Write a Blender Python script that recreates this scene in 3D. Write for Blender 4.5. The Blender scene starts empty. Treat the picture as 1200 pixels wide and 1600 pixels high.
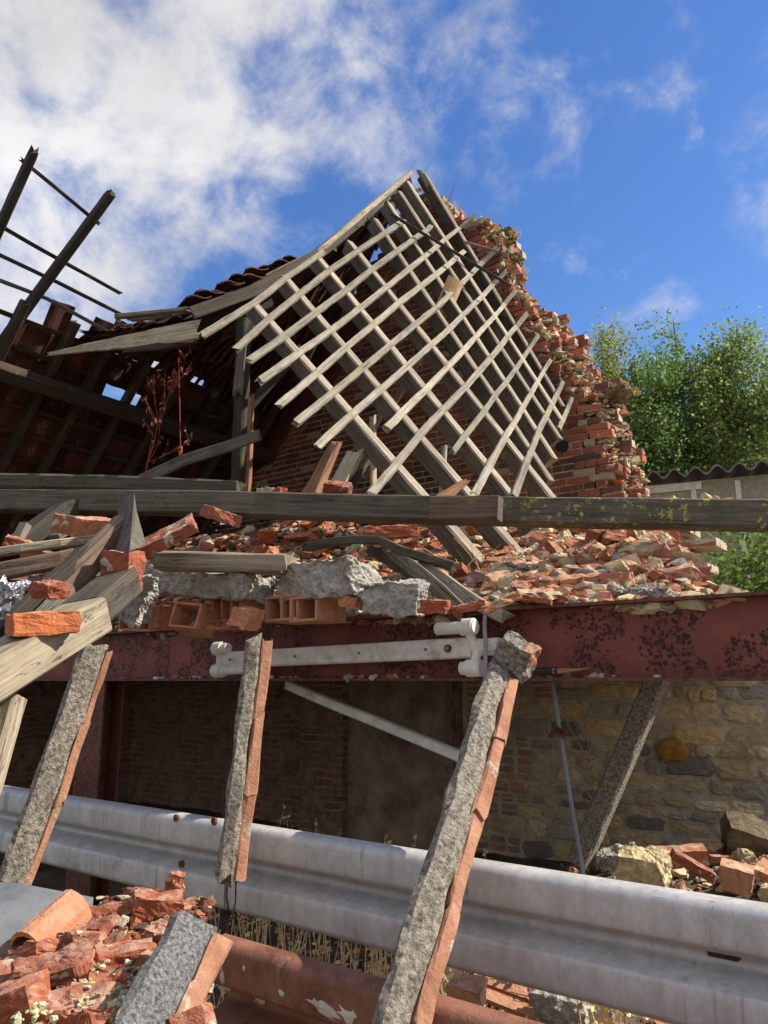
import bpy, bmesh, math, random
import numpy as np
from mathutils import Vector, Matrix, noise
R_ = math.radians
rnd = random.Random(7)
C = bpy.context.scene.collection
E = 1.6                                   # eye height

# ------------------------------------------------------------------ camera
PITCH, YAW = R_(12.4), R_(36.7)
cam_d = bpy.data.cameras.new('camera'); cam = bpy.data.objects.new('camera', cam_d); C.objects.link(cam)
cam.location = (0, 0, E); cam.rotation_euler = (R_(90) + PITCH, 0, YAW)
cam_d.sensor_fit = 'AUTO'; cam_d.sensor_width = 36; cam_d.lens = 27; cam_d.clip_start = .02; cam_d.clip_end = 2000
bpy.context.scene.camera = cam
FW = Vector((-math.sin(YAW)*math.cos(PITCH), math.cos(YAW)*math.cos(PITCH), math.sin(PITCH)))
RT = Vector((math.cos(YAW), math.sin(YAW), 0)); UP = RT.cross(FW)
def ray(px, py): return FW + RT*((px-600)/1200) + UP*((800-py)/1200)
def at(px, py, v): r = ray(px, py); p = r*(v/r.y); return Vector((p.x, p.y, p.z+E))
def atd(px, py, d): p = ray(px, py)*d; return Vector((p.x, p.y, p.z+E))
def atz(px, py, z): r = ray(px, py); p = r*((z-E)/r.z); return Vector((p.x, p.y, z))
def onroof(px, py): r = ray(px, py); p = r*((6+4.84)/(r.z-1.1*r.x)); return Vector((p.x, p.y, p.z+E))

# ------------------------------------------------------------------ light
SUN = Vector((.62, .46, .70)).normalized()
W = bpy.data.worlds.new('World'); bpy.context.scene.world = W; W.use_nodes = True
nt = W.node_tree; nt.nodes.clear()
def nd(t, k, **a):
    n = t.nodes.new(k)
    for q, v in a.items():
        if q.startswith('i_'):
            key = q[2:]; key = int(key) if key.isdigit() else key.replace('_', ' ')
            n.inputs[key].default_value = v
        else: setattr(n, q, v)
    return n
def lk(t, a, b): t.links.new(a, b)
def mth(t, op, a, b=None, c=None, clamp=False):
    n = t.nodes.new('ShaderNodeMath'); n.operation = op; n.use_clamp = clamp
    for i, s in enumerate((a, b, c)):
        if s is None: continue
        if hasattr(s, 'links'): t.links.new(s, n.inputs[i])
        else: n.inputs[i].default_value = s
    return n.outputs[0]
sky = nd(nt, 'ShaderNodeTexSky', sky_type='NISHITA', sun_disc=False)
sky.sun_elevation = math.asin(SUN.z); sky.sun_rotation = math.atan2(SUN.x, SUN.y)
sky.air_density = 1.15; sky.dust_density = .2; sky.ozone_density = 3.0
tc = nd(nt, 'ShaderNodeTexCoord')
hs = nd(nt, 'ShaderNodeHueSaturation'); hs.inputs['Saturation'].default_value = 1.24; hs.inputs['Value'].default_value = .98; hs.inputs['Hue'].default_value = .512
lk(nt, sky.outputs[0], hs.inputs['Color'])
def dotn(v):
    n = nd(nt, 'ShaderNodeVectorMath', operation='DOT_PRODUCT'); lk(nt, tc.outputs['Generated'], n.inputs[0]); n.inputs[1].default_value = v.normalized(); return n.outputs['Value']
def wnoise(scale, det, rough, dist=0., off=(0, 0, 0), stretch=(1, 1, 1)):
    m = nd(nt, 'ShaderNodeMapping'); m.inputs['Location'].default_value = off; m.inputs['Scale'].default_value = stretch
    lk(nt, tc.outputs['Generated'], m.inputs[0])
    n = nd(nt, 'ShaderNodeTexNoise'); n.inputs['Scale'].default_value = scale; n.inputs['Detail'].default_value = det
    n.inputs['Roughness'].default_value = rough; n.inputs['Distortion'].default_value = dist
    lk(nt, m.outputs[0], n.inputs[0]); return n.outputs[0]
V0 = Vector((.35, -.85, .35))
mass = mth(nt, 'MULTIPLY_ADD', dotn(ray(40, 210)), 4.0, -3.22, True)      # thick bank, upper left
n1 = wnoise(3.1, 10, .62, .15, (1.2, .4, .9)); n2 = wnoise(8.5, 10, .62, .35, (.4, 3.1, 2.2), (1.0, 1.0, 1.25))
body = mth(nt, 'ADD', mth(nt, 'MULTIPLY', mass, 1.05), mth(nt, 'MULTIPLY_ADD', n1, 2.9, -1.70))
body = mth(nt, 'ADD', body, mth(nt, 'MULTIPLY_ADD', n2, 1.9, -.95), None, True)
wisp_zone = mth(nt, 'MULTIPLY_ADD', dotn(ray(840, 90)), 9, -8.1, True)
wz2 = mth(nt, 'MULTIPLY_ADD', dotn(ray(1275, 250)), 150, -149.0, True)
wisp = mth(nt, 'MULTIPLY', mth(nt, 'MULTIPLY_ADD', n2, 7, -3.4, True), mth(nt, 'MULTIPLY', wisp_zone, mth(nt, 'MULTIPLY_ADD', wnoise(4.2, 6, .6, .2, (2.2, 5, 1)), 6, -2.8, True)))
wisp2 = mth(nt, 'MULTIPLY', wz2, mth(nt, 'MULTIPLY_ADD', n2, 5, -1.9, True))
behind = mth(nt, 'MULTIPLY', mth(nt, 'MULTIPLY_ADD', dotn(V0), 2.2, -.05, True), mth(nt, 'MULTIPLY_ADD', n1, 4, -1.3, True))  # unseen cloud cover behind the camera, added for neutral fill light
body = mth(nt, 'MAXIMUM', body, behind)
cov = mth(nt, 'MAXIMUM', body, mth(nt, 'MAXIMUM', mth(nt, 'MULTIPLY', wisp, .75), mth(nt, 'MULTIPLY', wisp2, .8)))
sm = nd(nt, 'ShaderNodeMapRange', interpolation_type='SMOOTHSTEP'); lk(nt, cov, sm.inputs[0])
shade = nd(nt, 'ShaderNodeMapRange'); lk(nt, wnoise(3.4, 6, .55, .3, (3, 1, 7)), shade.inputs[0])
shade.inputs[1].default_value = .3; shade.inputs[2].default_value = .7; shade.inputs[3].default_value = 3.4; shade.inputs[4].default_value = 5.6
ccol = nd(nt, 'ShaderNodeVectorMath', operation='SCALE'); ccol.inputs[0].default_value = (1.0, .985, 1.0); lk(nt, shade.outputs[0], ccol.inputs['Scale'])
mx = nd(nt, 'ShaderNodeMix', data_type='RGBA'); lk(nt, sm.outputs[0], mx.inputs['Factor']); lk(nt, hs.outputs[0], mx.inputs[6]); lk(nt, ccol.outputs[0], mx.inputs[7])
bg = nd(nt, 'ShaderNodeBackground'); bg.inputs[1].default_value = .115; lk(nt, mx.outputs[2], bg.inputs[0])
wo = nd(nt, 'ShaderNodeOutputWorld'); lk(nt, bg.outputs[0], wo.inputs[0])
sd = bpy.data.lights.new('sun', 'SUN'); sd.energy = 5.0; sd.angle = R_(.53); sd.color = (1, .91, .77)
so = bpy.data.objects.new('sun', sd); C.objects.link(so); so.rotation_euler = (-SUN).to_track_quat('-Z', 'Y').to_euler()
vs = bpy.context.scene.view_settings; vs.view_transform = 'Standard'; vs.look = 'None'; vs.gamma = 1; vs.exposure = .62

# ------------------------------------------------------------------ materials
def mat(name, rough=.85, metal=0., bump=.4, bscale=40., coord='Object', spec=.3):
    m = bpy.data.materials.new(name); m.use_nodes = True; t = m.node_tree; b = t.nodes['Principled BSDF']
    b.inputs['Roughness'].default_value = rough; b.inputs['Metallic'].default_value = metal; b.inputs['Specular IOR Level'].default_value = spec
    if coord == 'lc': c = nd(t, 'ShaderNodeAttribute', attribute_name='lc').outputs['Vector']
    elif coord == 'world': c = nd(t, 'ShaderNodeNewGeometry').outputs['Position']
    else:
        tcn = nd(t, 'ShaderNodeTexCoord').outputs['Object']; oi = nd(t, 'ShaderNodeObjectInfo')
        v = nd(t, 'ShaderNodeVectorMath', operation='MULTIPLY_ADD'); v.inputs[1].default_value = (1, 1, 1); lk(t, tcn, v.inputs[0])
        s = nd(t, 'ShaderNodeVectorMath', operation='SCALE'); s.inputs[0].default_value = (31, 17, 23); lk(t, oi.outputs['Random'], s.inputs['Scale']); lk(t, s.outputs[0], v.inputs[2])
        c = v.outputs[0]
    return m, t, b, c
def tnoise(t, c, scale, det=4, rough=.6, stretch=None, dist=0.):
    if stretch:
        mp = nd(t, 'ShaderNodeMapping'); mp.inputs['Scale'].default_value = stretch; lk(t, c, mp.inputs[0]); c = mp.outputs[0]
    n = nd(t, 'ShaderNodeTexNoise'); n.inputs['Scale'].default_value = scale; n.inputs['Detail'].default_value = det
    n.inputs['Roughness'].default_value = rough; n.inputs['Distortion'].default_value = dist; lk(t, c, n.inputs[0]); return n.outputs[0]
def ramp(t, f, stops):
    r = nd(t, 'ShaderNodeValToRGB'); e = r.color_ramp.elements
    while len(e) < len(stops): e.new(.5)
    for q, (p, c) in zip(e, stops): q.position = p; q.color = (*c, 1)
    lk(t, f, r.inputs[0]); return r.outputs[0]
def mix(t, f, a, b):
    n = nd(t, 'ShaderNodeMix', data_type='RGBA')
    if hasattr(f, 'links'): lk(t, f, n.inputs['Factor'])
    else: n.inputs['Factor'].default_value = f
    for s, i in ((a, 6), (b, 7)):
        if hasattr(s, 'links'): lk(t, s, n.inputs[i])
        else: n.inputs[i].default_value = (*s, 1)
    return n.outputs[2]
def thr(t, f, lo, hi):
    n = nd(t, 'ShaderNodeMapRange', interpolation_type='SMOOTHSTEP'); lk(t, f, n.inputs[0]); n.inputs[1].default_value = lo; n.inputs[2].default_value = hi; return n.outputs[0]
def addbump(t, b, h, strength, dist=.01):
    n = nd(t, 'ShaderNodeBump'); n.inputs['Strength'].default_value = strength; n.inputs['Distance'].default_value = dist
    lk(t, h, n.inputs['Height']); lk(t, n.outputs[0], b.inputs['Normal'])

def wood(name, dark, light, moss=0., mosscol=(.20, .22, .03), lichen=0., grain=1.):
    m, t, b, c = mat(name, coord='lc')
    g = tnoise(t, c, 1, 6, .65, (2.2*grain, 60*grain, 60*grain), .6); g2 = tnoise(t, c, 1, 5, .7, (6, 9, 9))
    cr = nd(t, 'ShaderNodeTexWave', wave_type='BANDS', bands_direction='Y'); cr.inputs['Scale'].default_value = 9; cr.inputs['Distortion'].default_value = 9; cr.inputs['Detail'].default_value = 4; cr.inputs['Detail Scale'].default_value = 1.2
    mp = nd(t, 'ShaderNodeMapping'); mp.inputs['Scale'].default_value = (.35, 3, 3); lk(t, c, mp.inputs[0]); lk(t, mp.outputs[0], cr.inputs[0])
    f = mth(t, 'ADD', mth(t, 'MULTIPLY', g, .75), mth(t, 'MULTIPLY', g2, .35))
    col = ramp(t, f, [(.36, dark), (.52, tuple((a+q)/2 for a, q in zip(dark, light))), (.72, light)])
    oi = nd(t, 'ShaderNodeObjectInfo'); hv = nd(t, 'ShaderNodeHueSaturation'); lk(t, col, hv.inputs['Color'])
    lk(t, mth(t, 'MULTIPLY_ADD', oi.outputs['Random'], .6, .62), hv.inputs['Value']); col = hv.outputs[0]
    col = mix(t, mth(t, 'MULTIPLY', thr(t, cr.outputs['Fac'], .965, 1.0), .6), col, (.012, .010, .008))
    if moss:
        col = mix(t, mth(t, 'MULTIPLY', thr(t, tnoise(t, c, 5, 6, .7), .62-.12*moss, .72-.1*moss), .75), col, mosscol)
    if lichen:
        sx_ = nd(t, 'ShaderNodeSeparateXYZ'); lk(t, nd(t, 'ShaderNodeNewGeometry').outputs['Position'], sx_.inputs[0]); gx = sx_.outputs[0]
        vo = nd(t, 'ShaderNodeTexVoronoi'); vo.inputs['Scale'].default_value = 30; 
        wv = nd(t, 'ShaderNodeVectorMath', operation='MULTIPLY_ADD'); nz = nd(t, 'ShaderNodeTexNoise'); nz.inputs['Scale'].default_value = 60; lk(t, c, nz.inputs[0])
        wv.inputs[1].default_value = (.055, .055, .055); lk(t, nz.outputs[1], wv.inputs[0]); lk(t, c, wv.inputs[2]); lk(t, wv.outputs[0], vo.inputs[0])
        sp = mth(t, 'MULTIPLY', mth(t, 'SUBTRACT', 1, thr(t, vo.outputs['Distance'], .30, .42)), mth(t, 'MULTIPLY', thr(t, tnoise(t, c, 5.5, 4), .60-.1*lichen, .66-.1*lichen), thr(t, gx, -2.0, -1.4)))
        sp = mth(t, 'MULTIPLY', sp, thr(t, tnoise(t, c, 70, 3), .36, .46))
        col = mix(t, sp, col, mix(t, tnoise(t, c, 30, 2), (.20, .22, .05), (.46, .44, .10)))
    lk(t, col, b.inputs['Base Color']); addbump(t, b, f, .8, .012); return m
M = {}
M['batten'] = wood('batten_wood', (.085, .073, .055), (.43, .385, .30), .9, (.24, .23, .12))
M['rafter'] = wood('rafter_wood', (.10, .083, .06), (.46, .39, .29), .4, (.20, .19, .09))
M['darkraf'] = wood('unbleached_shaded_rafter_side', (.035, .028, .022), (.15, .125, .095), .2)  # dark tone of the rafter sides also paints in their shade
M['dark'] = wood('dark_wood', (.022, .018, .014), (.085, .07, .052), .5, (.08, .085, .03))
M['grey'] = wood('grey_wood', (.05, .042, .034), (.27, .235, .185), .6, (.10, .11, .05))
M['roofwood'] = wood('old_roof_wood', (.025, .018, .013), (.085, .06, .042), .2)
M['beamwood'] = wood('beam_wood', (.018, .016, .012), (.16, .145, .11), .8, (.07, .078, .035), 1.35)
M['beamwood2'] = wood('mossy_beam_wood', (.024, .021, .015), (.10, .09, .065), 1.0, (.09, .10, .045))
M['fresh'] = wood('split_wood', (.10, .045, .022), (.36, .19, .10), 0)
M['pale'] = wood('pale_wood', (.16, .125, .08), (.52, .44, .31), .3, (.35, .33, .12))
M['brownwood'] = wood('brown_wood', (.06, .04, .028), (.24, .17, .12), .2)

def brickmat(name, cols, mortar=.5, soot=0., mc=(.50, .45, .34)):
    m, t, b, c = mat(name)
    oi = nd(t, 'ShaderNodeObjectInfo'); base = ramp(t, oi.outputs['Random'], [(i/(len(cols)-1), q) for i, q in enumerate(cols)])
    n = tnoise(t, c, 28, 5, .7); hv = nd(t, 'ShaderNodeHueSaturation'); lk(t, base, hv.inputs['Color']); lk(t, mth(t, 'MULTIPLY_ADD', n, 1.3, .35), hv.inputs['Value'])
    col = hv.outputs[0]
    if mortar: col = mix(t, mth(t, 'MULTIPLY', thr(t, tnoise(t, c, 9, 6, .65, None, .4), .66-.2*mortar, .70-.2*mortar), .9), col, mc)
    if soot: col = mix(t, mth(t, 'MULTIPLY', thr(t, tnoise(t, c, 14, 4), .55, .7), soot), col, (.03, .025, .022))
    gn = nd(t, 'ShaderNodeSeparateXYZ'); lk(t, nd(t, 'ShaderNodeNewGeometry').outputs['Normal'], gn.inputs[0])   # dust settled on upward faces
    col = mix(t, mth(t, 'MULTIPLY', mth(t, 'MULTIPLY', thr(t, gn.outputs[2], .1, .9), thr(t, tnoise(t, c, 18, 6, .7), .38, .62)), .55), col, (.46, .34, .25))
    lk(t, col, b.inputs['Base Color']); addbump(t, b, mth(t, 'ADD', n, tnoise(t, c, 120, 3)), .7, .006); return m
M['brick'] = brickmat('broken_brick', [(.25, .07, .034), (.36, .11, .05), (.18, .058, .034), (.42, .16, .08), (.26, .09, .055), (.32, .09, .045)], .42, .3)
M['brickc'] = brickmat('pale_dusty_brick', [(.42, .14, .07), (.46, .20, .11), (.34, .10, .055), (.52, .33, .20), (.48, .24, .14), (.26, .09, .06)], .6, 0, (.56, .45, .28))
M['brickf'] = brickmat('bright_brick', [(.27, .07, .032), (.34, .10, .045), (.21, .052, .028)], .18, .4)
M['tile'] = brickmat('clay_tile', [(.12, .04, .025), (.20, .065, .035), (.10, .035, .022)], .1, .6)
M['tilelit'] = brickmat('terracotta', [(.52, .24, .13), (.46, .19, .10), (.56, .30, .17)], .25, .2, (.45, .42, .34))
M['flake'] = brickmat('tile_flake', [(.40, .13, .06), (.48, .20, .10), (.30, .08, .05)], .2, .2)

def plain(name, a, b_, scale=10, rough=.85, bump=.5, bscale=60, metal=0., coord='Object', lo=.35, hi=.68, third=None, bd=.01):
    m, t, b, c = mat(name, rough, metal, coord=coord)
    n = tnoise(t, c, scale, 7, .68); col = ramp(t, n, [(lo, a), (hi, b_)])
    if third: col = mix(t, thr(t, tnoise(t, c, scale*.6+3, 5, .7, None, .5), .56, .66), col, third)
    lk(t, col, b.inputs['Base Color']); addbump(t, b, mth(t, 'ADD', tnoise(t, c, bscale, 5, .7), n), bump, bd); return m
M['mortar'] = plain('pale_mortar', (.36, .28, .15), (.74, .63, .38), 22, bump=.8)
M['walldirt'] = plain('wall_mortar', (.36, .30, .21), (.66, .56, .41), 12, coord='world', bump=.9, bscale=90)
M['concrete'] = plain('rough_concrete', (.26, .24, .21), (.62, .58, .51), 26, bump=.8, bscale=70, bd=.02)
M['aggregate'] = plain('speckled_concrete', (.07, .07, .07), (.46, .455, .44), 120, bump=1., bscale=120)
M['aggpale'] = plain('pitted_concrete', (.13, .11, .085), (.60, .54, .44), 60, bump=1., bscale=110, bd=.02, lo=.36, hi=.66)
M['clay'] = plain('joist_clay', (.26, .115, .065), (.46, .24, .15), 9, third=(.40, .36, .29), bump=.7)
M['darkwall'] = None
M['dirt'] = plain('dirt', (.07, .055, .04), (.19, .155, .11), 3, coord='world', bump=1., bscale=30, bd=.03)
M['rubbledirt'] = plain('rubble_dust', (.18, .11, .065), (.48, .36, .22), 9, coord='world', bump=1., bscale=40, bd=.03)
M['plasterred'] = plain('red_limewash', (.10, .026, .020), (.17, .05, .036), 5, coord='world', third=(.06, .03, .025), bump=.3)
M['block'] = plain('concrete_panel', (.24, .21, .15), (.36, .32, .24), 14, coord='world', bump=.5)
M['white'] = plain('off_white_paint', (.50, .48, .43), (.74, .72, .67), 14, .5, .15, 80, third=(.40, .37, .32))
M['plastic'] = plain('old_white_plastic', (.62, .60, .55), (.76, .74, .69), 18, .42, .1)
M['cable'] = plain('grey_cable', (.22, .23, .25), (.30, .31, .33), 10, .5, .1)
M['black'] = plain('black_rubber', (.012, .012, .014), (.03, .03, .03), 10, .4, .1)
M['asb'] = plain('fibre_cement', (.10, .09, .085), (.24, .22, .20), 7, coord='world', bump=.5)
M['stalk'] = plain('dry_stalk', (.46, .30, .13), (.85, .64, .34), 12, coord='world')
M['twig'] = plain('dry_twig', (.32, .22, .12), (.62, .47, .29), 12, coord='world')
M['redstem'] = plain('red_stem', (.20, .035, .025), (.34, .07, .045), 12, coord='world')
M['redleaf'] = plain('withered_leaf', (.07, .022, .018), (.26, .09, .06), 18, coord='world')
M['orange'] = plain('orange_plastic', (.45, .09, .02), (.6, .15, .03), 12)
M['rust'] = plain('rusty_iron', (.045, .018, .010), (.20, .075, .035), 26, .8, .6)
M['zinc'] = plain('dull_zinc', (.13, .145, .155), (.27, .29, .30), 5, .6, .2, 50, .3)
M['foil'] = plain('crumpled_foil', (.35, .35, .36), (.8, .8, .82), 30, .28, .9, 40, .9)
M['earthmoss'] = plain('mossy_earth', (.14, .11, .05), (.40, .32, .18), 18, bump=1., bscale=60, bd=.03)

# per-face coloured material for brick walls and small rubble
def colmat(name, mottling=.9, scale=30, rough=.9, bump=.8, moss=0):
    m, t, b, c = mat(name, rough, coord='world')
    a = nd(t, 'ShaderNodeAttribute', attribute_name='col'); n = tnoise(t, c, scale, 6, .7)
    hv = nd(t, 'ShaderNodeHueSaturation'); lk(t, a.outputs['Color'], hv.inputs['Color']); lk(t, mth(t, 'MULTIPLY_ADD', n, mottling*1.6, 1-mottling*.8), hv.inputs['Value'])
    col = hv.outputs[0]
    if moss: col = mix(t, mth(t, 'MULTIPLY', thr(t, tnoise(t, c, 7, 6, .7), .56, .66), moss), col, (.42, .37, .27))
    lk(t, col, b.inputs['Base Color']); addbump(t, b, mth(t, 'ADD', n, tnoise(t, c, scale*4, 3)), bump, .008); return m
M['wallbrick'] = colmat('wall_brick', .8, 34, moss=.25)
M['stone'] = colmat('wall_stone', .9, 22, moss=.35)
M['small'] = colmat('small_rubble', .8, 45)

# painted, pitted steel
def steel_red():
    m, t, b, c = mat('red_oxide_steel', .62, coord='world')
    n = tnoise(t, c, 5, 6, .65); col = ramp(t, n, [(.3, (.13, .032, .024)), (.7, (.25, .072, .052))])
    wv = nd(t, 'ShaderNodeVectorMath', operation='MULTIPLY_ADD'); nz = nd(t, 'ShaderNodeTexNoise'); nz.inputs['Scale'].default_value = 70; lk(t, c, nz.inputs[0])
    wv.inputs[1].default_value = (.022, .022, .022); lk(t, nz.outputs[1], wv.inputs[0]); lk(t, c, wv.inputs[2])
    vo = nd(t, 'ShaderNodeTexVoronoi'); vo.inputs['Scale'].default_value = 58; lk(t, wv.outputs[0], vo.inputs[0])
    pit = mth(t, 'SUBTRACT', 1, thr(t, vo.outputs['Distance'], .42, .54)); clus = thr(t, tnoise(t, c, 5.5, 4, .6), .47, .53)
    cellr = nd(t, 'ShaderNodeSeparateColor'); lk(t, vo.outputs['Color'], cellr.inputs[0])
    pit = mth(t, 'MULTIPLY', mth(t, 'MULTIPLY', pit, clus), thr(t, cellr.outputs[0], .25, .35))
    f2 = thr(t, tnoise(t, c, 26, 5, .75), .57, .62)
    pit = mth(t, 'MAXIMUM', pit, mth(t, 'MULTIPLY', f2, clus))
    halo = mth(t, 'MULTIPLY', thr(t, tnoise(t, c, 11, 6, .75), .50, .62), clus); col = mix(t, mth(t, 'MULTIPLY', halo, .6), col, (.11, .040, .026))
    col = mix(t, pit, col, (.032, .014, .011)); col = mix(t, mth(t, 'MULTIPLY', thr(t, tnoise(t, c, 1, 5, .7, (3, 3, 18)), .62, .74), .45), col, (.30, .14, .10))
    sx_ = nd(t, 'ShaderNodeSeparateXYZ'); lk(t, c, sx_.inputs[0]); zz = mth(t, 'ADD', mth(t, 'ABSOLUTE', mth(t, 'SUBTRACT', sx_.outputs[2], E+.15)), mth(t, 'MULTIPLY_ADD', tnoise(t, c, 1, 6, .75, (16, 16, 5)), .10, -.05))
    col = mix(t, mth(t, 'MULTIPLY', thr(t, zz, .118, .140), .85), col, ramp(t, tnoise(t, c, 40, 5, .7), [(.35, (.045, .016, .012)), (.65, (.19, .07, .04))]))
    col = mix(t, mth(t, 'MULTIPLY', thr(t, tnoise(t, c, 1, 6, .7, (26, 26, 1.6)), .56, .70), .35), col, (.10, .05, .035))
    lk(t, col, b.inputs['Base Color']); addbump(t, b, mth(t, 'SUBTRACT', tnoise(t, c, 60, 3), mth(t, 'MULTIPLY', pit, 1.2)), .5, .006); return m
M['steel'] = steel_red()
def galv():
    m, t, b, c = mat('galvanised_steel', .55, .2, coord='world')
    vo = nd(t, 'ShaderNodeTexVoronoi'); vo.inputs['Scale'].default_value = 90; lk(t, c, vo.inputs[0]); sc = nd(t, 'ShaderNodeSeparateColor'); lk(t, vo.outputs['Color'], sc.inputs[0])
    st = tnoise(t, c, 1, 5, .65, (14, 14, 2.2)); n = tnoise(t, c, 30, 6, .75)
    f = mth(t, 'ADD', mth(t, 'MULTIPLY', sc.outputs[0], .06), mth(t, 'ADD', mth(t, 'MULTIPLY', st, .55), mth(t, 'MULTIPLY', n, .42)))
    col = ramp(t, f, [(.30, (.34, .335, .32)), (.5, (.47, .465, .45)), (.74, (.66, .65, .63))])
    col = mix(t, mth(t, 'MULTIPLY', thr(t, tnoise(t, c, 3.2, 6, .75), .60, .72), .5), col, (.20, .17, .13))
    col = mix(t, mth(t, 'MULTIPLY', thr(t, tnoise(t, c, 1, 4, .6, (30, 30, 1.2)), .60, .72), .5), col, (.13, .12, .10))
    col = mix(t, mth(t, 'MULTIPLY', thr(t, tnoise(t, c, 1, 3, .5, (4, 60, 160), 1.2), .70, .74), .6), col, (.78, .78, .76))
    lk(t, col, b.inputs['Base Color']); lk(t, mth(t, 'MULTIPLY_ADD', n, .3, .34), b.inputs['Roughness']); addbump(t, b, n, .12, .004); return m
M['galv'] = galv()
def rustrail():
    m, t, b, c = mat('brown_painted_rust', .6, 0., coord='world')
    n = tnoise(t, c, 7, 7, .7); fine = tnoise(t, c, 140, 3, .6)
    col = ramp(t, mth(t, 'ADD', mth(t, 'MULTIPLY', n, .8), mth(t, 'MULTIPLY', fine, .22)), [(.38, (.13, .050, .032)), (.55, (.25, .115, .075)), (.70, (.33, .15, .09))])
    col = mix(t, mth(t, 'MULTIPLY', thr(t, tnoise(t, c, 1, 4, .6, (9, 9, 2)), .66, .74), .5), col, (.45, .36, .31))
    lk(t, col, b.inputs['Base Color']); addbump(t, b, fine, .35, .004); return m
M['rustrail'] = rustrail()
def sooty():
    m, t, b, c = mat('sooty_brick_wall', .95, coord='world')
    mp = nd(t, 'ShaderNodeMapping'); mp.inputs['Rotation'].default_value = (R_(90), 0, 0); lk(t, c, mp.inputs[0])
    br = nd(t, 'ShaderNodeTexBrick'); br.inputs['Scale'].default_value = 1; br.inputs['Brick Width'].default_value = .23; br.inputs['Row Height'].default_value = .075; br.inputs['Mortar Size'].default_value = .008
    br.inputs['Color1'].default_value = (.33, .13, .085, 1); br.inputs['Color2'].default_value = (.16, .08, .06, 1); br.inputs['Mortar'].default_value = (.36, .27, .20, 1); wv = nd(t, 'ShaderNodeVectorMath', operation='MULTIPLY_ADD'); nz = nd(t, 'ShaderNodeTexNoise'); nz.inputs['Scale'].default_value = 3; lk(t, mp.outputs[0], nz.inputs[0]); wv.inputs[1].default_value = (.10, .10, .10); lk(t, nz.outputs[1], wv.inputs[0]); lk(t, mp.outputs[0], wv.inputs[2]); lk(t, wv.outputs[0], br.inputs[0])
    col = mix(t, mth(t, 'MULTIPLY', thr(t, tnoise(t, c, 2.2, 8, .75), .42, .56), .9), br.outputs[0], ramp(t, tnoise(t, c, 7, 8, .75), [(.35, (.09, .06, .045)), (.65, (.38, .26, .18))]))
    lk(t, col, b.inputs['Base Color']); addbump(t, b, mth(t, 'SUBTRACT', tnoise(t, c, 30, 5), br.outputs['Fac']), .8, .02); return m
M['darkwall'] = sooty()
M['plasterbrown'] = plain('brown_damp_plaster', (.16, .11, .08), (.44, .33, .24), 3.5, coord='world', third=(.24, .14, .10))
def leafmat(name, cols):
    m, t, b, c = mat(name, .55, coord='world'); a = nd(t, 'ShaderNodeAttribute', attribute_name='col')
    lk(t, a.outputs['Color'], b.inputs['Base Color']); tr = nd(t, 'ShaderNodeBsdfTranslucent'); lk(t, a.outputs['Color'], tr.inputs[0])
    ms = nd(t, 'ShaderNodeMixShader'); ms.inputs[0].default_value = .5; lk(t, b.outputs[0], ms.inputs[1]); lk(t, tr.outputs[0], ms.inputs[2]); lk(t, ms.outputs[0], t.nodes['Material Output'].inputs[0]); return m
M['leaf'] = leafmat('leaves', None)
M['bark'] = plain('bark', (.07, .06, .045), (.22, .19, .15), 10, coord='world')

# ------------------------------------------------------------------ object helpers
def mk(name, verts, faces, m, parent=None, lc=None, col=None, smooth=False, loc=None):
    me = bpy.data.meshes.new(name); me.from_pydata([tuple(v) for v in verts], [], faces)
    if lc is not None:
        a = me.attributes.new('lc', 'FLOAT_VECTOR', 'POINT'); a.data.foreach_set('vector', np.asarray(lc, dtype=np.float32).ravel())
    if col is not None:
        a = me.attributes.new('col', 'FLOAT_COLOR', 'FACE'); c4 = np.ones((len(faces), 4), np.float32); c4[:, :3] = col; a.data.foreach_set('color', c4.ravel())
    me.materials.append(M[m] if isinstance(m, str) else m)
    if smooth: me.polygons.foreach_set('use_smooth', [True]*len(faces))
    o = bpy.data.objects.new(name, me); C.objects.link(o); o.parent = parent
    if loc is not None: o.location = loc
    return o
def tag(o, label, cat, group=None, kind=None):
    if kind: o['kind'] = kind
    if label: o['label'] = label
    if cat: o['category'] = cat
    if group: o['group'] = group
    return o
def thing(name, label, cat, group=None, loc=(0, 0, 0)):
    o = bpy.data.objects.new(name, None); C.objects.link(o); o.location = loc; o.empty_display_size = .1; return tag(o, label, cat, group)
def V(*a): return Vector(a)

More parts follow.
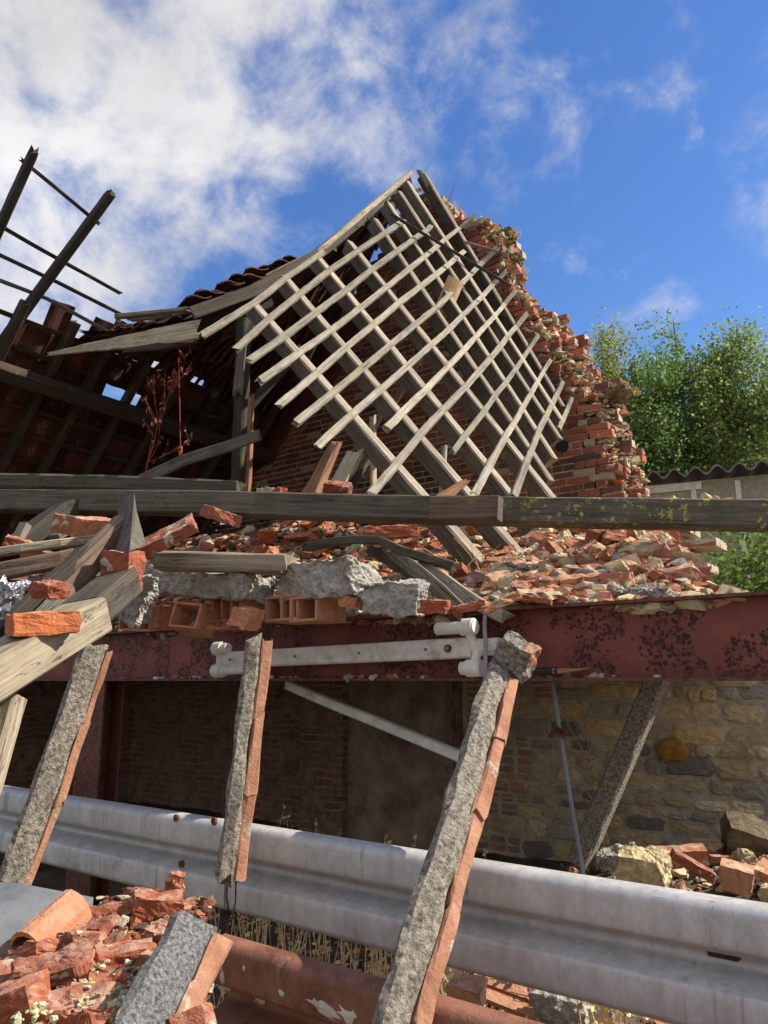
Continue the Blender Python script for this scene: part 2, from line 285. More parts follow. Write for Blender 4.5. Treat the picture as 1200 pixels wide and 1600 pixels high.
def timber(pts, w, h, up=(0, 0, 1), jag=(0, 0), taper=(1, 1), seg=.12, wob=.0022, r=None, twist=0, edge=.14):
    """ring-swept beam through pts; returns verts, faces, lc"""
    r = r or rnd; P = [Vector(p) for p in pts]; S = [0]
    for a, b in zip(P, P[1:]): S.append(S[-1]+(b-a).length)
    L = S[-1]; n = max(2, int(L/seg)+1); n = min(n, 70)
    off = V(r.uniform(0, 40), r.uniform(0, 40), r.uniform(0, 40)); verts = []; lc = []; faces = []
    c = edge*min(w, h); sx = [(-w/2+c, -h/2), (w/2-c, -h/2), (w/2, -h/2+c), (w/2, h/2-c), (w/2-c, h/2), (-w/2+c, h/2), (-w/2, h/2-c), (-w/2, -h/2+c)]
    upv = Vector(up)
    for i in range(n):
        s = L*i/(n-1); k = 0
        while k < len(S)-2 and s > S[k+1]: k += 1
        f = (s-S[k])/(S[k+1]-S[k]); p = P[k].lerp(P[k+1], f)
        d = (P[min(k+1, len(P)-1)]-P[k]).normalized()
        if k > 0 and f < .5: d = d.lerp((P[k]-P[k-1]).normalized(), .5-f).normalized()
        elif k < len(P)-2 and f > .5: d = d.lerp((P[k+2]-P[k+1]).normalized(), f-.5).normalized()
        side = d.cross(upv).normalized(); nn = side.cross(d).normalized(); tp = taper[0]+(taper[1]-taper[0])*i/(n-1)
        if twist:
            q = Matrix.Rotation(twist*i/(n-1), 3, d); side = q@side; nn = q@nn
        bow = noise.noise(V(s*.7, off.x, 0))*.006
        for j, (a, b) in enumerate(sx):
            e = 0
            if i == 0 and jag[0]: e = r.uniform(-1, .6)*jag[0]
            if i == n-1 and jag[1]: e = r.uniform(-.6, 1)*jag[1]
            ww = V(noise.noise(V(s*9, j*3.1, off.y)), noise.noise(V(s*9, j*3.1, off.z)), 0)*wob
            verts.append(p+side*(a*tp+ww.x+bow)+nn*(b*tp+ww.y)+d*e); lc.append((s+off.x, a+off.y, b+off.z))
    for i in range(n-1):
        for j in range(8):
            a = i*8+j; b = i*8+(j+1) % 8; faces.append((a, b, b+8, a+8))
    for base, rev, jj, dr in ((0, True, jag[0], P[1]-P[0]), ((n-1)*8, False, jag[1], P[-2]-P[-1])):
        if jj:
            cv = sum((verts[base+j] for j in range(8)), Vector())/8+dr.normalized()*jj*r.uniform(-.4, .5); verts.append(cv); lc.append((cv.x*0+off.x+9, off.y, off.z)); ci = len(verts)-1
            for j in range(8):
                a, b = base+j, base+(j+1) % 8; faces.append((b, a, ci) if rev else (a, b, ci))
        else:
            f = tuple(base+j for j in range(8)); faces.append(f[::-1] if rev else f)
    return verts, faces, lc
def T(name, m, pts, w, h, parent=None, label=None, cat=None, group=None, sides=None, **k):
    v, f, lc = timber(pts, w, h, **k)
    if parent is None:
        o0 = Vector(v[0]); o = mk(name, [q-o0 for q in v], f, m, None, lc, loc=o0)
    else: o = mk(name, v, f, m, parent, lc)
    if sides:                                        # bleached upper face; on rafters the darker sides also paint in shade
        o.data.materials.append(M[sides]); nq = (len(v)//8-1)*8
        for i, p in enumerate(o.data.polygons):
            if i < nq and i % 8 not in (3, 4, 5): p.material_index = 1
    return tag(o, label, cat, group)
def PX(*l): return [at(*p) for p in l]

def frag(seed, dims, cuts=2, rough=.006, sub=2, keep=.5, bev=.0):
    r = random.Random(seed); bm = bmesh.new(); bmesh.ops.create_cube(bm, size=1)
    for v in bm.verts: v.co = Vector((v.co.x*dims[0], v.co.y*dims[1], v.co.z*dims[2]))
    for _ in range(cuts):
        nrm = V(r.uniform(-1, 1)*1.2, r.uniform(-1, 1)*.8, r.uniform(-1, 1)*.6).normalized(); e = abs(nrm.x)*dims[0]+abs(nrm.y)*dims[1]+abs(nrm.z)*dims[2]
        bmesh.ops.bisect_plane(bm, geom=bm.verts[:]+bm.edges[:]+bm.faces[:], plane_co=nrm*e*.5*r.uniform(keep-.15, keep+.25), plane_no=nrm, clear_outer=True)
        ed = [q for q in bm.edges if q.is_boundary]
        if ed: bmesh.ops.holes_fill(bm, edges=ed)
    bmesh.ops.triangulate(bm, faces=[f for f in bm.faces if len(f.verts) > 4])
    for _ in range(sub): bmesh.ops.subdivide_edges(bm, edges=bm.edges[:], cuts=1, use_grid_fill=True)
    bm.normal_update(); mean = min(dims)
    for v in bm.verts:
        q = v.co/mean*1.1+V(seed*1.7, seed*.3, 0)
        v.co += v.normal*(noise.noise(q*1.3)*rough*1.6+noise.noise(q*4)*rough*.8+noise.noise(q*11)*rough*.55) + noise.noise_vector(q*2)*rough*.5
    vs_ = [v.co.copy() for v in bm.verts]; bm.verts.index_update(); fs = [tuple(v.index for v in f.verts) for f in bm.faces]; bm.free(); return vs_, fs
def fragobj(name, seed, dims, m, loc, rot, label, cat, group=None, cuts=2, rough=.006, sub=2, keep=.5, parent=None):
    v, f = frag(seed, dims, cuts, rough, sub, keep); o = mk(name, v, f, m, parent, loc=loc); o.rotation_euler = rot; return tag(o, label, cat, group)

def boxes(bl, r=None):
    """list of (x0,x1,y0,y1,z0,z1,jit,color) -> arrays"""
    v = []; f = []; c = []; r = r or rnd
    for (x0, x1, y0, y1, z0, z1, j, col) in bl:
        b = len(v)
        for x, y, z in ((x0, y0, z0), (x1, y0, z0), (x1, y0, z1), (x0, y0, z1), (x0, y1, z0), (x1, y1, z0), (x1, y1, z1), (x0, y1, z1)):
            v.append((x+r.uniform(-j, j), y+r.uniform(-j, j), z+r.uniform(-j, j)))
        f += [(b, b+1, b+2, b+3), (b+5, b+4, b+7, b+6), (b+3, b+2, b+6, b+7), (b+1, b, b+4, b+5), (b+1, b+5, b+6, b+2), (b+4, b, b+3, b+7)]; c += [col]*6
    return v, f, c
def boxobj(name, bl, m, parent=None, **k):
    v, f, c = boxes(bl); return mk(name, v, f, m, parent, col=c, **k)
def inside(x, y, poly):
    n = False; j = len(poly)-1
    for i in range(len(poly)):
        xi, yi = poly[i]; xj, yj = poly[j]
        if (yi > y) != (yj > y) and x < (xj-xi)*(y-yi)/(yj-yi)+xi: n = not n
        j = i
    return n
def hull_chunk(r, n=11, flat=1.):
    bm = bmesh.new()
    for _ in range(n):
        p = V(r.gauss(0, 1), r.gauss(0, 1), r.gauss(0, 1)).normalized()*r.uniform(.75, 1); bm.verts.new((p.x, p.y*r.uniform(.75, 1), p.z*flat))
    bmesh.ops.convex_hull(bm, input=bm.verts[:]); lone = [v for v in bm.verts if not v.link_faces]; bmesh.ops.delete(bm, geom=lone, context='VERTS')
    bm.verts.index_update(); out = np.array([v.co[:] for v in bm.verts]), [tuple(v.index for v in f.verts) for f in bm.faces]; bm.free(); return out
CH = [hull_chunk(random.Random(50+i), 12, (1, .7, .5, .3)[i % 4]) for i in range(16)]
CREAM, ORA, RED, GREY, DARK = (.62, .52, .31), (.46, .16, .07), (.26, .08, .05), (.30, .28, .25), (.10, .08, .065)
def chunks(name, spots, m='small', parent=None, seed=1):
    """spots: (pos, size, colour)"""
    r = random.Random(seed); vv = []; ff = []; cc = []; base = 0
    for p, s, col in spots:
        cv, cf = CH[r.randrange(16)]; q = Matrix.Rotation(r.uniform(0, 6.28), 3, 'Z') @ Matrix.Rotation(r.uniform(-1, 1), 3, 'X'); a = cv @ np.array(q).T
        a = a*np.array([s*r.uniform(.8, 1.4), s, s*r.uniform(.6, 1)])+np.array(p[:]); vv.append(a); ff += [tuple(i+base for i in f) for f in cf]; k = r.uniform(.7, 1.25); cc += [tuple(x*k for x in col)]*len(cf); base += len(cv)
    return mk(name, np.concatenate(vv), ff, m, parent, col=cc)
def tube(pts, rad, n=8, r1=None):
    P = [Vector(p) for p in pts]; v = []; f = []
    for i, p in enumerate(P):
        d = (P[min(i+1, len(P)-1)]-P[max(i-1, 0)]).normalized(); a = d.cross(V(.3, .2, 1)).normalized(); b = d.cross(a); rr = rad if r1 is None else rad+(r1-rad)*i/(len(P)-1)
        for k in range(n): v.append(p+(a*math.cos(6.2832*k/n)+b*math.sin(6.2832*k/n))*rr)
    for i in range(len(P)-1):
        for k in range(n): f.append((i*n+k, i*n+(k+1) % n, (i+1)*n+(k+1) % n, (i+1)*n+k))
    f.append(tuple(range(n))[::-1]); f.append(tuple((len(P)-1)*n+k for k in range(n))); return v, f
def join(parts):
    v = []; f = []
    for a, b in parts:
        o = len(v); v += list(a); f += [tuple(i+o for i in q) for q in b]
    return v, f
def sweepx(prof, x0, x1, n, cap=True, wav=0.):
    """closed profile [(y,z)] swept along x"""
    v = []; f = []; k = len(prof)
    for i in range(n+1):
        x = x0+(x1-x0)*i/n; dy = noise.noise(V(x*.6, 3, 0))*wav
        for y, z in prof: v.append((x, y+dy, z))
    for i in range(n):
        for j in range(k): f.append((i*k+j, i*k+(j+1) % k, (i+1)*k+(j+1) % k, (i+1)*k+j))
    if cap: f.append(tuple(range(k))[::-1]); f.append(tuple(n*k+j for j in range(k)))
    return v, f

# ------------------------------------------------------------------ ground
def gz(x, y):
    h = .06*noise.noise(V(x*.5, y*.5, 1))
    h += .52*math.exp(-((x+1.0)**2/1.9+(y-5.7)**2/1.3)) + .20*math.exp(-((x+.9)**2/1.3+(y-3.0)**2/.8))
    h += .10*math.exp(-((x+2.6)**2/2.5+(y-2.7)**2/.8))
    return h+.03*noise.noise(V(x*3, y*3, 4))
vv = []; ff = []
xs = sorted(set([-400, -120, -50, -25, -14] + [-10+i*.2 for i in range(66)] + [6, 10, 20, 50, 120, 400])); ys = sorted(set([-60, -20, -8, -3] + [-1+i*.2 for i in range(46)] + [10, 14, 20, 40, 90, 200, 500]))
for y in ys:
    for x in xs: vv.append((x, y, gz(x, y) if abs(x) < 11 and -2 < y < 9 else .02))
nx = len(xs)
for j in range(len(ys)-1):
    for i in range(nx-1): a = j*nx+i; ff.append((a, a+1, a+nx+1, a+nx))
tag(mk('ground', vv, ff, 'dirt', smooth=True), 'brown earth ground under and around the ruin', 'ground', kind='structure')

# ------------------------------------------------------------------ gable wall (plane y = 6.9)
GW = 6.9
gw = thing('gable_wall', 'ruined red brick gable wall with a jagged broken right edge behind the timber lattice', 'brick wall', loc=(-5, GW, 0))
gw.location = (0, 0, 0)
def wp(px, py, v=GW): p = at(px, py, v); return (p.x, p.z)
front_edge = [(655, 292), (700, 322), (735, 350), (755, 372), (782, 392), (800, 430), (806, 468), (822, 500), (848, 540), (872, 575), (898, 600), (925, 640), (940, 690), (952, 730), (968, 770), (985, 830)]
back_edge = [(655, 292), (705, 328), (740, 352), (772, 366), (798, 360), (812, 388), (816, 440), (842, 482), (872, 500), (902, 520), (922, 552), (935, 590), (952, 606), (978, 632), (988, 680), (1004, 712), (1012, 770), (1010, 830)]
left = [(-9.2, E+.1), (-9.2, E+.65)]
def poly_of(edge, vpl): return left + [wp(*edge[0], vpl)] + [wp(*p, vpl) for p in edge[1:]] + [(wp(*edge[-1], vpl)[0], E+.1)]
FP = poly_of(front_edge, GW); BP = poly_of(back_edge, GW+.45)
FP = [(x, z) for x, z in FP]
bricks = []; mort = []
def xmax(poly, z):
    xs_ = []
    for (x0, z0), (x1, z1) in zip(poly, poly[1:]+poly[:1]):
        if (z0 > z) != (z1 > z): xs_.append(x0+(z-z0)/(z1-z0)*(x1-x0))
    return max(xs_) if xs_ else -4.6
pal = [tuple(x*1.25 for x in q) for q in [(.15, .052, .036), (.19, .065, .042), (.11, .044, .034), (.22, .075, .045), (.08, .042, .036), (.25, .08, .05), (.13, .06, .045)]]
rb = random.Random(3)
for w in range(4):
    y0 = GW+w*.115; k = w/3; nrow = int(6.2/.071)
    for i in range(nrow):
        z0 = E+.1+i*.071; x = -9.2+rb.uniform(0, .2); hdr = (i+w) % 3 == 0; ztop = E+6.2; xf, xb = xmax(FP, z0+.03), xmax(BP, z0+.03); xlim = xf+(xb-xf)*(w/3)+.10*noise.noise(V(i*.23, w*2.7, 5))+rb.uniform(-.05, .03)
        while x < -1.4:
            L = (.105 if hdr else .215)*rb.uniform(.92, 1.06); cx, cz = x+L/2, z0+.03
            ok = cz < ztop and cx < xlim
            if cx > -4.55 and not inside(cx-.1, cz, BP): ok = False
            if cx < -4.4 and not inside(cx, cz, FP): ok = False
            if ok and w > 0 and inside(cx+.65, cz+.45, FP): ok = False        # hidden core
            if ok:
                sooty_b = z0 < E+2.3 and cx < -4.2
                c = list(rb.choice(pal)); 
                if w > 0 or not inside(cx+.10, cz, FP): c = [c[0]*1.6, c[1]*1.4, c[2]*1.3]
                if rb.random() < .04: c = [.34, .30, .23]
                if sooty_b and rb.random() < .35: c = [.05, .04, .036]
                edge_ = not inside(cx+.3, cz+.1, FP); j = .007 if edge_ else .004
                o = rb.uniform(-.010, .004) if edge_ else rb.uniform(-.004, .004)
                rr = rb.uniform(-.015, .015) if edge_ and w else 0
                bricks.append((x+rr, x+L+rr, y0+o+.004, y0+.105+o, z0, z0+.054, j, c))
                mort.append((x-.006, x+L+.010, y0+.013, y0+.118, z0-.008, z0+.065, .002, (1, 1, 1)) if not edge_ else (x+.006, x+L-.004, y0+.016, y0+.114, z0-.010, z0+.060, .004, (1, 1, 1)))
            x += L+.014
boxobj('brickwork', bricks, 'wallbrick', gw)
boxobj('mortar_bed', mort, 'walldirt', gw)
# core slab behind the front course
inner = [(x, z) for x, z in left] + [wp(px-40, py+22) for px, py in front_edge[1:-1]] + [(wp(*front_edge[-1])[0]-.2, E+.1)]
n = len(inner); v = [(x, GW+.12, z) for x, z in inner]+[(x, GW+.42, z) for x, z in inner]
mk('wall_core', v, [tuple(range(n)), tuple(range(2*n-1, n-1, -1))]+[(i, i+n, (i+1) % n+n, (i+1) % n) for i in range(n)], 'walldirt', gw)
# crumbling mortar along the broken edge
sp = []
for a, b in zip(back_edge, back_edge[1:]):
    for _ in range(110):
        t = rb.random(); w = rb.random(); i = min(range(len(front_edge)), key=lambda q: abs(front_edge[q][1]-(a[1]+(b[1]-a[1])*t)))
        bx, bz = wp(a[0]+(b[0]-a[0])*t, a[1]+(b[1]-a[1])*t, GW+.45); fx = wp(front_edge[i][0], a[1]+(b[1]-a[1])*t)[0]
        x = fx+(bx-fx)*w+rb.uniform(-.06, .03); z = bz*w+wp(600, a[1]+(b[1]-a[1])*t)[1]*(1-w)*0+bz*(1-w)-rb.uniform(0, .10)
        if inside(x, z+.02, BP): sp.append((V(x, GW+.02+.42*w, z), rb.choice((.02, .03, .045, .07))*rb.uniform(.7, 1.2), rb.choice([CREAM, CREAM, (.58, .48, .32), ORA, (.34, .27, .19), (.5, .3, .2)])))
chunks('crumbled_mortar', sp, parent=gw, seed=5)
# grass and moss tufts on the crown of the wall
for (px, py, s) in ((760, 366, .16), (790, 366, .20), (806, 400, .18), (965, 612, .24), (950, 625, .18), (690, 322, .10)):
    p = at(px, py+6, GW+.3); v, f = frag(int(px), (s*1.1, .3, s*.45), 3, .03, 3); mk('moss_tuft', [q+p for q in v], f, 'earthmoss', gw)
# red limewashed patch
rp = [wp(*p) for p in ((392, 660), (402, 628), (440, 585), (500, 500), (560, 470), (566, 520), (520, 600), (480, 640), (455, 668), (425, 720), (395, 740))]
v = [(x, GW-.006, z) for x, z in rp]+[(x, GW+.03, z) for x, z in rp]; n = len(rp)
mk('limewash_patch', v, [tuple(range(n)), tuple(range(2*n-1, n-1, -1))]+[(i, i+n, (i+1) % n+n, (i+1) % n) for i in range(n)], 'plasterred', gw)
# black disc on the wall face for a dark hole
hp = at(878, 697, GW-.01); v, f = tube([hp+V(0, -.012, 0), hp+V(0, .1, 0)], .066, 9); mk('dark_hole', v, f, 'black', gw)
# low stump of the wall to the right of the break
lw = thing('wall_stump', 'low crumbled stump of brick wall standing just past the jagged gable edge', 'wall stump')
bl = []; ml = []
for i in range(19):
    z0 = E+.30+i*.07; x = -2.25; xe = -1.50-.028*i+rb.uniform(-.12, .06)
    while x < xe:
        L = rb.choice((.11, .2)); 
        for w in range(3): bl.append((x, x+L, GW+w*.12+rb.uniform(-.02, .02), GW+w*.12+.1, z0, z0+.058, .012, rb.choice([(.34, .13, .08), (.24, .09, .06), (.42, .34, .25)]))); ml.append((x, x+L+.008, GW+w*.12+.015, GW+w*.12+.12, z0-.006, z0+.064, .004, (1, 1, 1)))
        x += L+.01
boxobj('brickwork', bl, 'wallbrick', lw); boxobj('mortar_bed', ml, 'walldirt', lw)
chunks('crumbled_mortar', [(V(rb.uniform(-2.2, -1.5), GW+rb.uniform(0, .35), E+1.62-rb.uniform(0, .3)), rb.uniform(.02, .06), rb.choice([CREAM, ORA, (.5, .42, .3)])) for _ in range(90)], parent=lw, seed=9)

# ------------------------------------------------------------------ stone wall below (same plane)
def outline_stone(cx, cz, w, h, y, r, depth=.03, sq=5.):
    k = 14; rings = []; v = []; f = []
    a0 = [(math.cos(6.2832*i/k), math.sin(6.2832*i/k)) for i in range(k)]; jj = [r.uniform(-.13, .08) for _ in range(k)]
    for sc, dp in ((1., -.02), (.95, depth*.7), (.78, depth), (.4, depth*1.12)):
        for i, (c, s) in enumerate(a0):
            q = (abs(c)**sq+abs(s)**sq)**(-1/sq); v.append((cx+c*q*w/2*sc*(1+jj[i]), y-dp+(r.uniform(-.006, .006) if sc < .95 else 0), cz+s*q*h/2*sc*(1+jj[(i*3) % k])))
    for m in range(3):
        for i in range(k): a = m*k+i; b = m*k+(i+1) % k; f.append((a, b, b+k, a+k))
    f.append(tuple(3*k+i for i in range(k))); return v, f
def masonry(x0, x1, z0, z1, y, r, brick_until):
    V_ = []; F_ = []; C_ = []; z = z0
    while z < z1:
        h = r.uniform(.065, .165); x = x0
        while x < x1:
            isb = x < brick_until+r.uniform(-.35, .3)
            rows = 2 if isb else 1
            w = r.uniform(.12, .24) if isb else min(.42, h*r.uniform(.9, 3.4))
            for q in range(rows):
                hh = h/rows; jz = 0 if isb else r.uniform(-.018, .018)
                v, f = outline_stone(x+w/2, z+hh*(q+.5)+jz, w-.006+(0 if isb else .006), (hh-.010)*(1 if isb else r.uniform(.82, 1.15)), y, r, .012 if isb else r.uniform(.012, .04), 9 if isb else r.uniform(5, 14))
                if isb: c = r.choice([(.32, .18, .11), (.38, .26, .16), (.28, .21, .14), (.40, .20, .12)])
                else:
                    an = r.uniform(-.12, .12); v = [(x+w/2+(a-x-w/2)*math.cos(an)-(b_-z-h/2)*math.sin(an), yy, z+h/2+(a-x-w/2)*math.sin(an)*.5+(b_-z-h/2)*math.cos(an)) for a, yy, b_ in v]
                    c = r.choice([(.50, .38, .22), (.56, .43, .25), (.40, .31, .20), (.54, .38, .20), (.62, .50, .32), (.28, .25, .21), (.46, .38, .26), (.42, .33, .20), (.18, .16, .14), (.36, .32, .26), (.34, .27, .18)])
                b = len(V_); V_ += v; F_ += [tuple(i+b for i in t) for t in f]; C_ += [tuple(q*1.2 for q in c)]*len(f)
            x += w+r.uniform(.004, .02)
        z += h+.012
    return V_, F_, C_
sw = thing('stone_wall', 'lower rubble stone wall of tan and grey stones lit behind the leaning concrete bar', 'stone wall')
rs = random.Random(12); v, f, c = masonry(-4.1, 1.1, -.1, E+.2, GW, rs, -3.45)
mk('stonework', v, f, 'stone', sw, col=c)
ox = at(1053, 1172, GW); v, f = outline_stone(ox.x, ox.z, .28, .21, GW-.014, rs, .05, 2.6); mk('ochre_stone', v, f, plain('ochre_stone', (.30, .15, .03), (.46, .25, .06), 14, bump=.8), sw)
boxobj('mortar_bed', [(-4.15, 1.15, GW-.008, GW+.4, -.1, E+.26, 0, (1, 1, 1))], 'walldirt', sw)
# dark wall to the left, under the floor
dw = thing('soot_dark_wall', 'dark sooty brick and plaster wall in shade under the red beam', 'brick wall')
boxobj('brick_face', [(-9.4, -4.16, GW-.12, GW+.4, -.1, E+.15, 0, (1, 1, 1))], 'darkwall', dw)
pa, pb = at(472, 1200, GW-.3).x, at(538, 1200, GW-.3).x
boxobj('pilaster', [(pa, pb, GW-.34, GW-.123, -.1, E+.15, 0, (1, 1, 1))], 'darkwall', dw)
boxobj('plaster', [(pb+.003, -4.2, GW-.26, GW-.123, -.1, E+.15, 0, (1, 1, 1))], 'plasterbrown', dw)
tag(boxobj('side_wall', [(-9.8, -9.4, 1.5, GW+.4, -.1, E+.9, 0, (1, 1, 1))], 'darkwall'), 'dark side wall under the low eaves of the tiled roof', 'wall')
# flank behind (keeps the room dark)
# ------------------------------------------------------------------ floor slab
XR = -.62
sq = [(-9.39, 3.06), (-.85, 3.06), (-1.15, 3.6), (-1.2, 4.1), (-1.5, 4.7), (-1.55, 5.3), (-1.85, 5.9), (-1.95, GW-.35), (-9.39, GW-.35)]
sl = mk('floor_slab', [(x, y, E+.02) for x, y in sq]+[(x, y, E+.2) for x, y in sq], [tuple(range(9))[::-1], tuple(range(9, 18))]+[(i, (i+1) % 9, (i+1) % 9+9, i+9) for i in range(9)], 'concrete'); tag(sl, 'broken concrete floor slab carrying the brick rubble above the red beam', 'floor slab', kind='structure')

# ------------------------------------------------------------------ heap on the slab
def sstep(a, b, x): t = min(1, max(0, (x-a)/(b-a))); return t*t*(3-2*t)
def hz(x, y):
    m = sstep(-3.6, -1.9, x); A = 1.0*(1-m)+1.0*m; tau = .62*(1-m)+1.9*m
    f = A*(1-math.exp(-max(0, y-2.98)/tau))
    xe = -.66-.25*(y-3); f *= 1-sstep(xe-.45, xe+.02, x)**2
    f += .07*noise.noise(V(x*1.6, y*1.6, 2))+.03*noise.noise(V(x*5, y*5, 7))
    return E+.28+max(-.05, f)
vv = []; ff = []; nx, ny = 110, 56
for j in range(ny+1):
    for i in range(nx+1):
        x = -9.3+(8.75)*i/nx; y = 2.93+(GW-.02-2.93)*j/ny; vv.append((x, y, hz(x, y) if j else E+.29))
for j in range(ny):
    for i in range(nx):
        a = j*(nx+1)+i
        if vv[a][0] < -.60-.25*(vv[a][1]-3): ff.append((a, a+1, a+nx+2, a+nx+1))
tag(mk('rubble', vv, ff, 'rubbledirt', smooth=True), 'dusty bed of crushed brick and mortar heaped on the floor slab', 'rubble', kind='stuff')
rh = random.Random(21); sp = []
for _ in range(19000):
    y = 2.95+(GW-3.05)*rh.random()**1.5; x = rh.uniform(-7.5, -.62-.25*(y-3)) if rh.random() < .4 else rh.uniform(-4.2, -.62-.25*(y-3)); s = rh.choice((.012, .018, .025, .035, .055))*rh.uniform(.7, 1.3)
    cream = sstep(-4.0, -2.2, x); col = rh.choice([CREAM, CREAM, (.50, .38, .25), (.48, .26, .16), ORA, (.34, .15, .10), GREY]) if rh.random() < cream else rh.choice([ORA, RED, ORA, (.36, .13, .08), GREY, DARK, CREAM])
    sp.append((V(x, y, hz(x, y)+s*.3), s, col))
tag(chunks('rubble', sp, seed=31), 'loose small chips of brick and pale mortar over the heap', 'rubble', kind='stuff')

# fragments shared as mesh data
BASE = {}
def bases(key, m, n, dims, cuts, rough, sub=2, keep=.5):
    BASE[key] = []
    for i in range(n):
        d = tuple(q*random.Random(i*7+len(key)).uniform(.85, 1.1) for q in dims); v, f = frag(100+i*3+len(BASE)*50, d, cuts[i % len(cuts)], rough, sub, keep); me = bpy.data.meshes.new(key); me.from_pydata([tuple(q) for q in v], [], f); me.materials.append(M[m]); BASE[key].append(me)
bases('brick', 'brick', 12, (.21, .105, .058), (1, 2, 3, 1), .005, keep=.55)
bases('brickc', 'brickc', 12, (.21, .11, .075), (2, 3, 1, 2), .007, keep=.55)
bases('mortar', 'mortar', 8, (.14, .11, .09), (4, 5), .014)
bases('flake', 'flake', 8, (.20, .13, .022), (2, 3), .004)
bases('concrete', 'concrete', 6, (.16, .13, .10), (4, 5), .012)
def put(name, key, loc, rot, s, label, cat, group, r):
    o = bpy.data.objects.new(name, r.choice(BASE[key])); C.objects.link(o); o.location = loc; o.rotation_euler = rot; o.scale = (s*r.uniform(.85, 1.15), s, s*r.uniform(.9, 1.1)); return tag(o, label, cat, group)
LB = {'brickc': ('broken_brick', 'mortar-caked broken brick among the pale rubble behind the red beam', 'brick', 'pale dusty bricks in the heap on the slab'),
      'brick': ('broken_brick', 'broken red-orange brick in the heap between the wooden beam and the red beam', 'brick', 'red bricks in the heap on the slab'),
      'mortar': ('mortar_lump', 'cream lump of old mortar in the heap behind the red beam', 'mortar lump', 'mortar lumps in the heap on the slab'),
      'flake': ('tile_shard', 'flat shard of orange clay tile in the heap behind the red beam', 'tile shard', 'clay tile shards in the heap on the slab')}
ZONES = [(250, 'left of the timber offcut'), (340, 'above the timber offcut\'s left end'), (440, 'above the timber offcut\'s right end'), (520, 'above the longest concrete lump'), (600, 'above the gap between concrete lumps'), (660, 'beside the grey splintered board'),
         (720, 'under the first rafter foot'), (790, 'between the two rafter feet'), (850, 'right of the second rafter foot'), (905, 'where the sloping plank end lies'), (960, 'at the middle of the pale rubble'), (1015, 'just past the pale rubble\'s middle'), (1070, 'near the right end of the pale rubble'), (2000, 'at the far tip of the pale rubble')]
def heap_label(key, s, px, py):
    where = next(z for lim, z in ZONES if px < lim); size = 'tiny ' if s < .5 else 'small ' if s < .68 else 'large ' if s > .9 else ''
    row = 'high up' if py < 850 else 'upper midway' if py < 875 else 'lower midway' if py < 905 else 'low down'
    kind_ = {'brickc': 'dusty brick', 'brick': 'orange brick', 'mortar': 'cream lump', 'flake': 'clay tile shard'}[key]
    return size+kind_+' '+row+', '+where
taken = []
tries = 0
while len(taken) < 280 and tries < 9000:
    tries += 1
    px, py = rh.uniform(60, 1165), rh.uniform(815, 955)
    lim = 972-.066*(px-430)-12
    if py > lim: continue
    lo, hi = 2.97, 6.6; p = None; k = lo                            # where the ray meets the heap
    while k < hi:
        q = at(px, py, k)
        if q.z < hz(q.x, q.y): break
        if q.z > E+1.5: break
        k += .05
    q = at(px, py, k)
    if q.z > hz(q.x, q.y)+.05 or q.x > -.7-.25*(q.y-3): continue
    if px < 690 and py > 885: continue
    cream = sstep(640, 860, px); key = rh.choices(['brickc', 'mortar', 'flake', 'brick'], (6, 1.8, .8, 1.8))[0] if rh.random() < cream else rh.choices(['brick', 'flake', 'mortar'], (6, 4, .4))[0]
    s = rh.choice((.42, .6, .75, .9, 1.1))*rh.uniform(.88, 1.1)*(1 if q.y > 4 else .85); rad = .062*s
    if any((q-t).length < rad+rt for t, rt in taken): continue
    taken.append((q.copy(), rad)); q.z = hz(q.x, q.y)+rh.uniform(.0, .045)
    n_, l_, c_, g_ = LB[key]; l_ = heap_label(key, s, px, py); put(n_, key, q, (rh.uniform(-.7, .7), rh.uniform(-.7, .7), rh.uniform(0, 6.3)), s, l_, c_, g_, rh)

# ------------------------------------------------------------------ red steel beam
def ibeam(x0, x1, yc, z0, z1, fw, ft, wt): 
    return [(yc-fw/2, z0), (yc+fw/2, z0), (yc+fw/2, z0+ft), (yc+wt/2, z0+ft*1.15), (yc+wt/2, z1-ft*1.15), (yc+fw/2, z1-ft), (yc+fw/2, z1), (yc-fw/2, z1), (yc-fw/2, z1-ft), (yc-wt/2, z1-ft*1.15), (yc-wt/2, z0+ft*1.15), (yc-fw/2, z0+ft)]
sb = thing('steel_beam', 'long rusty red-painted steel I-beam carrying the rubble floor', 'steel beam')
v, f = sweepx(ibeam(0, 0, 2.955, E, E+.30, .15, .012, .009), -9.3, 1.6, 60); mk('beam_section', v, f, 'steel', sb)
# debris on the bottom flange
chunks('flange_debris', [(V(x, 2.90+rh.uniform(-.02, .03), E+.016), rh.uniform(.008, .03), rh.choice([GREY, ORA, (.55, .55, .58), (.4, .3, .22)])) for x in [rh.uniform(-4.2, -.9) for _ in range(60)]], parent=sb, seed=3)
# steel post beneath
ps = thing('steel_post', 'dark red steel column standing under the left part of the red beam', 'steel post')
x0 = at(120, 1200, 2.9).x; x1 = at(157, 1200, 2.9).x
boxobj('flange', [(x0, x1, 2.885, 2.897, -.05, E-.003, .0, (1, 1, 1)), (x0, x1, 3.02, 3.032, -.05, E-.003, 0, (1, 1, 1)), ((x0+x1)/2-.005, (x0+x1)/2+.005, 2.8975, 3.0195, -.05, E-.003, 0, (1, 1, 1))], 'steel', ps)

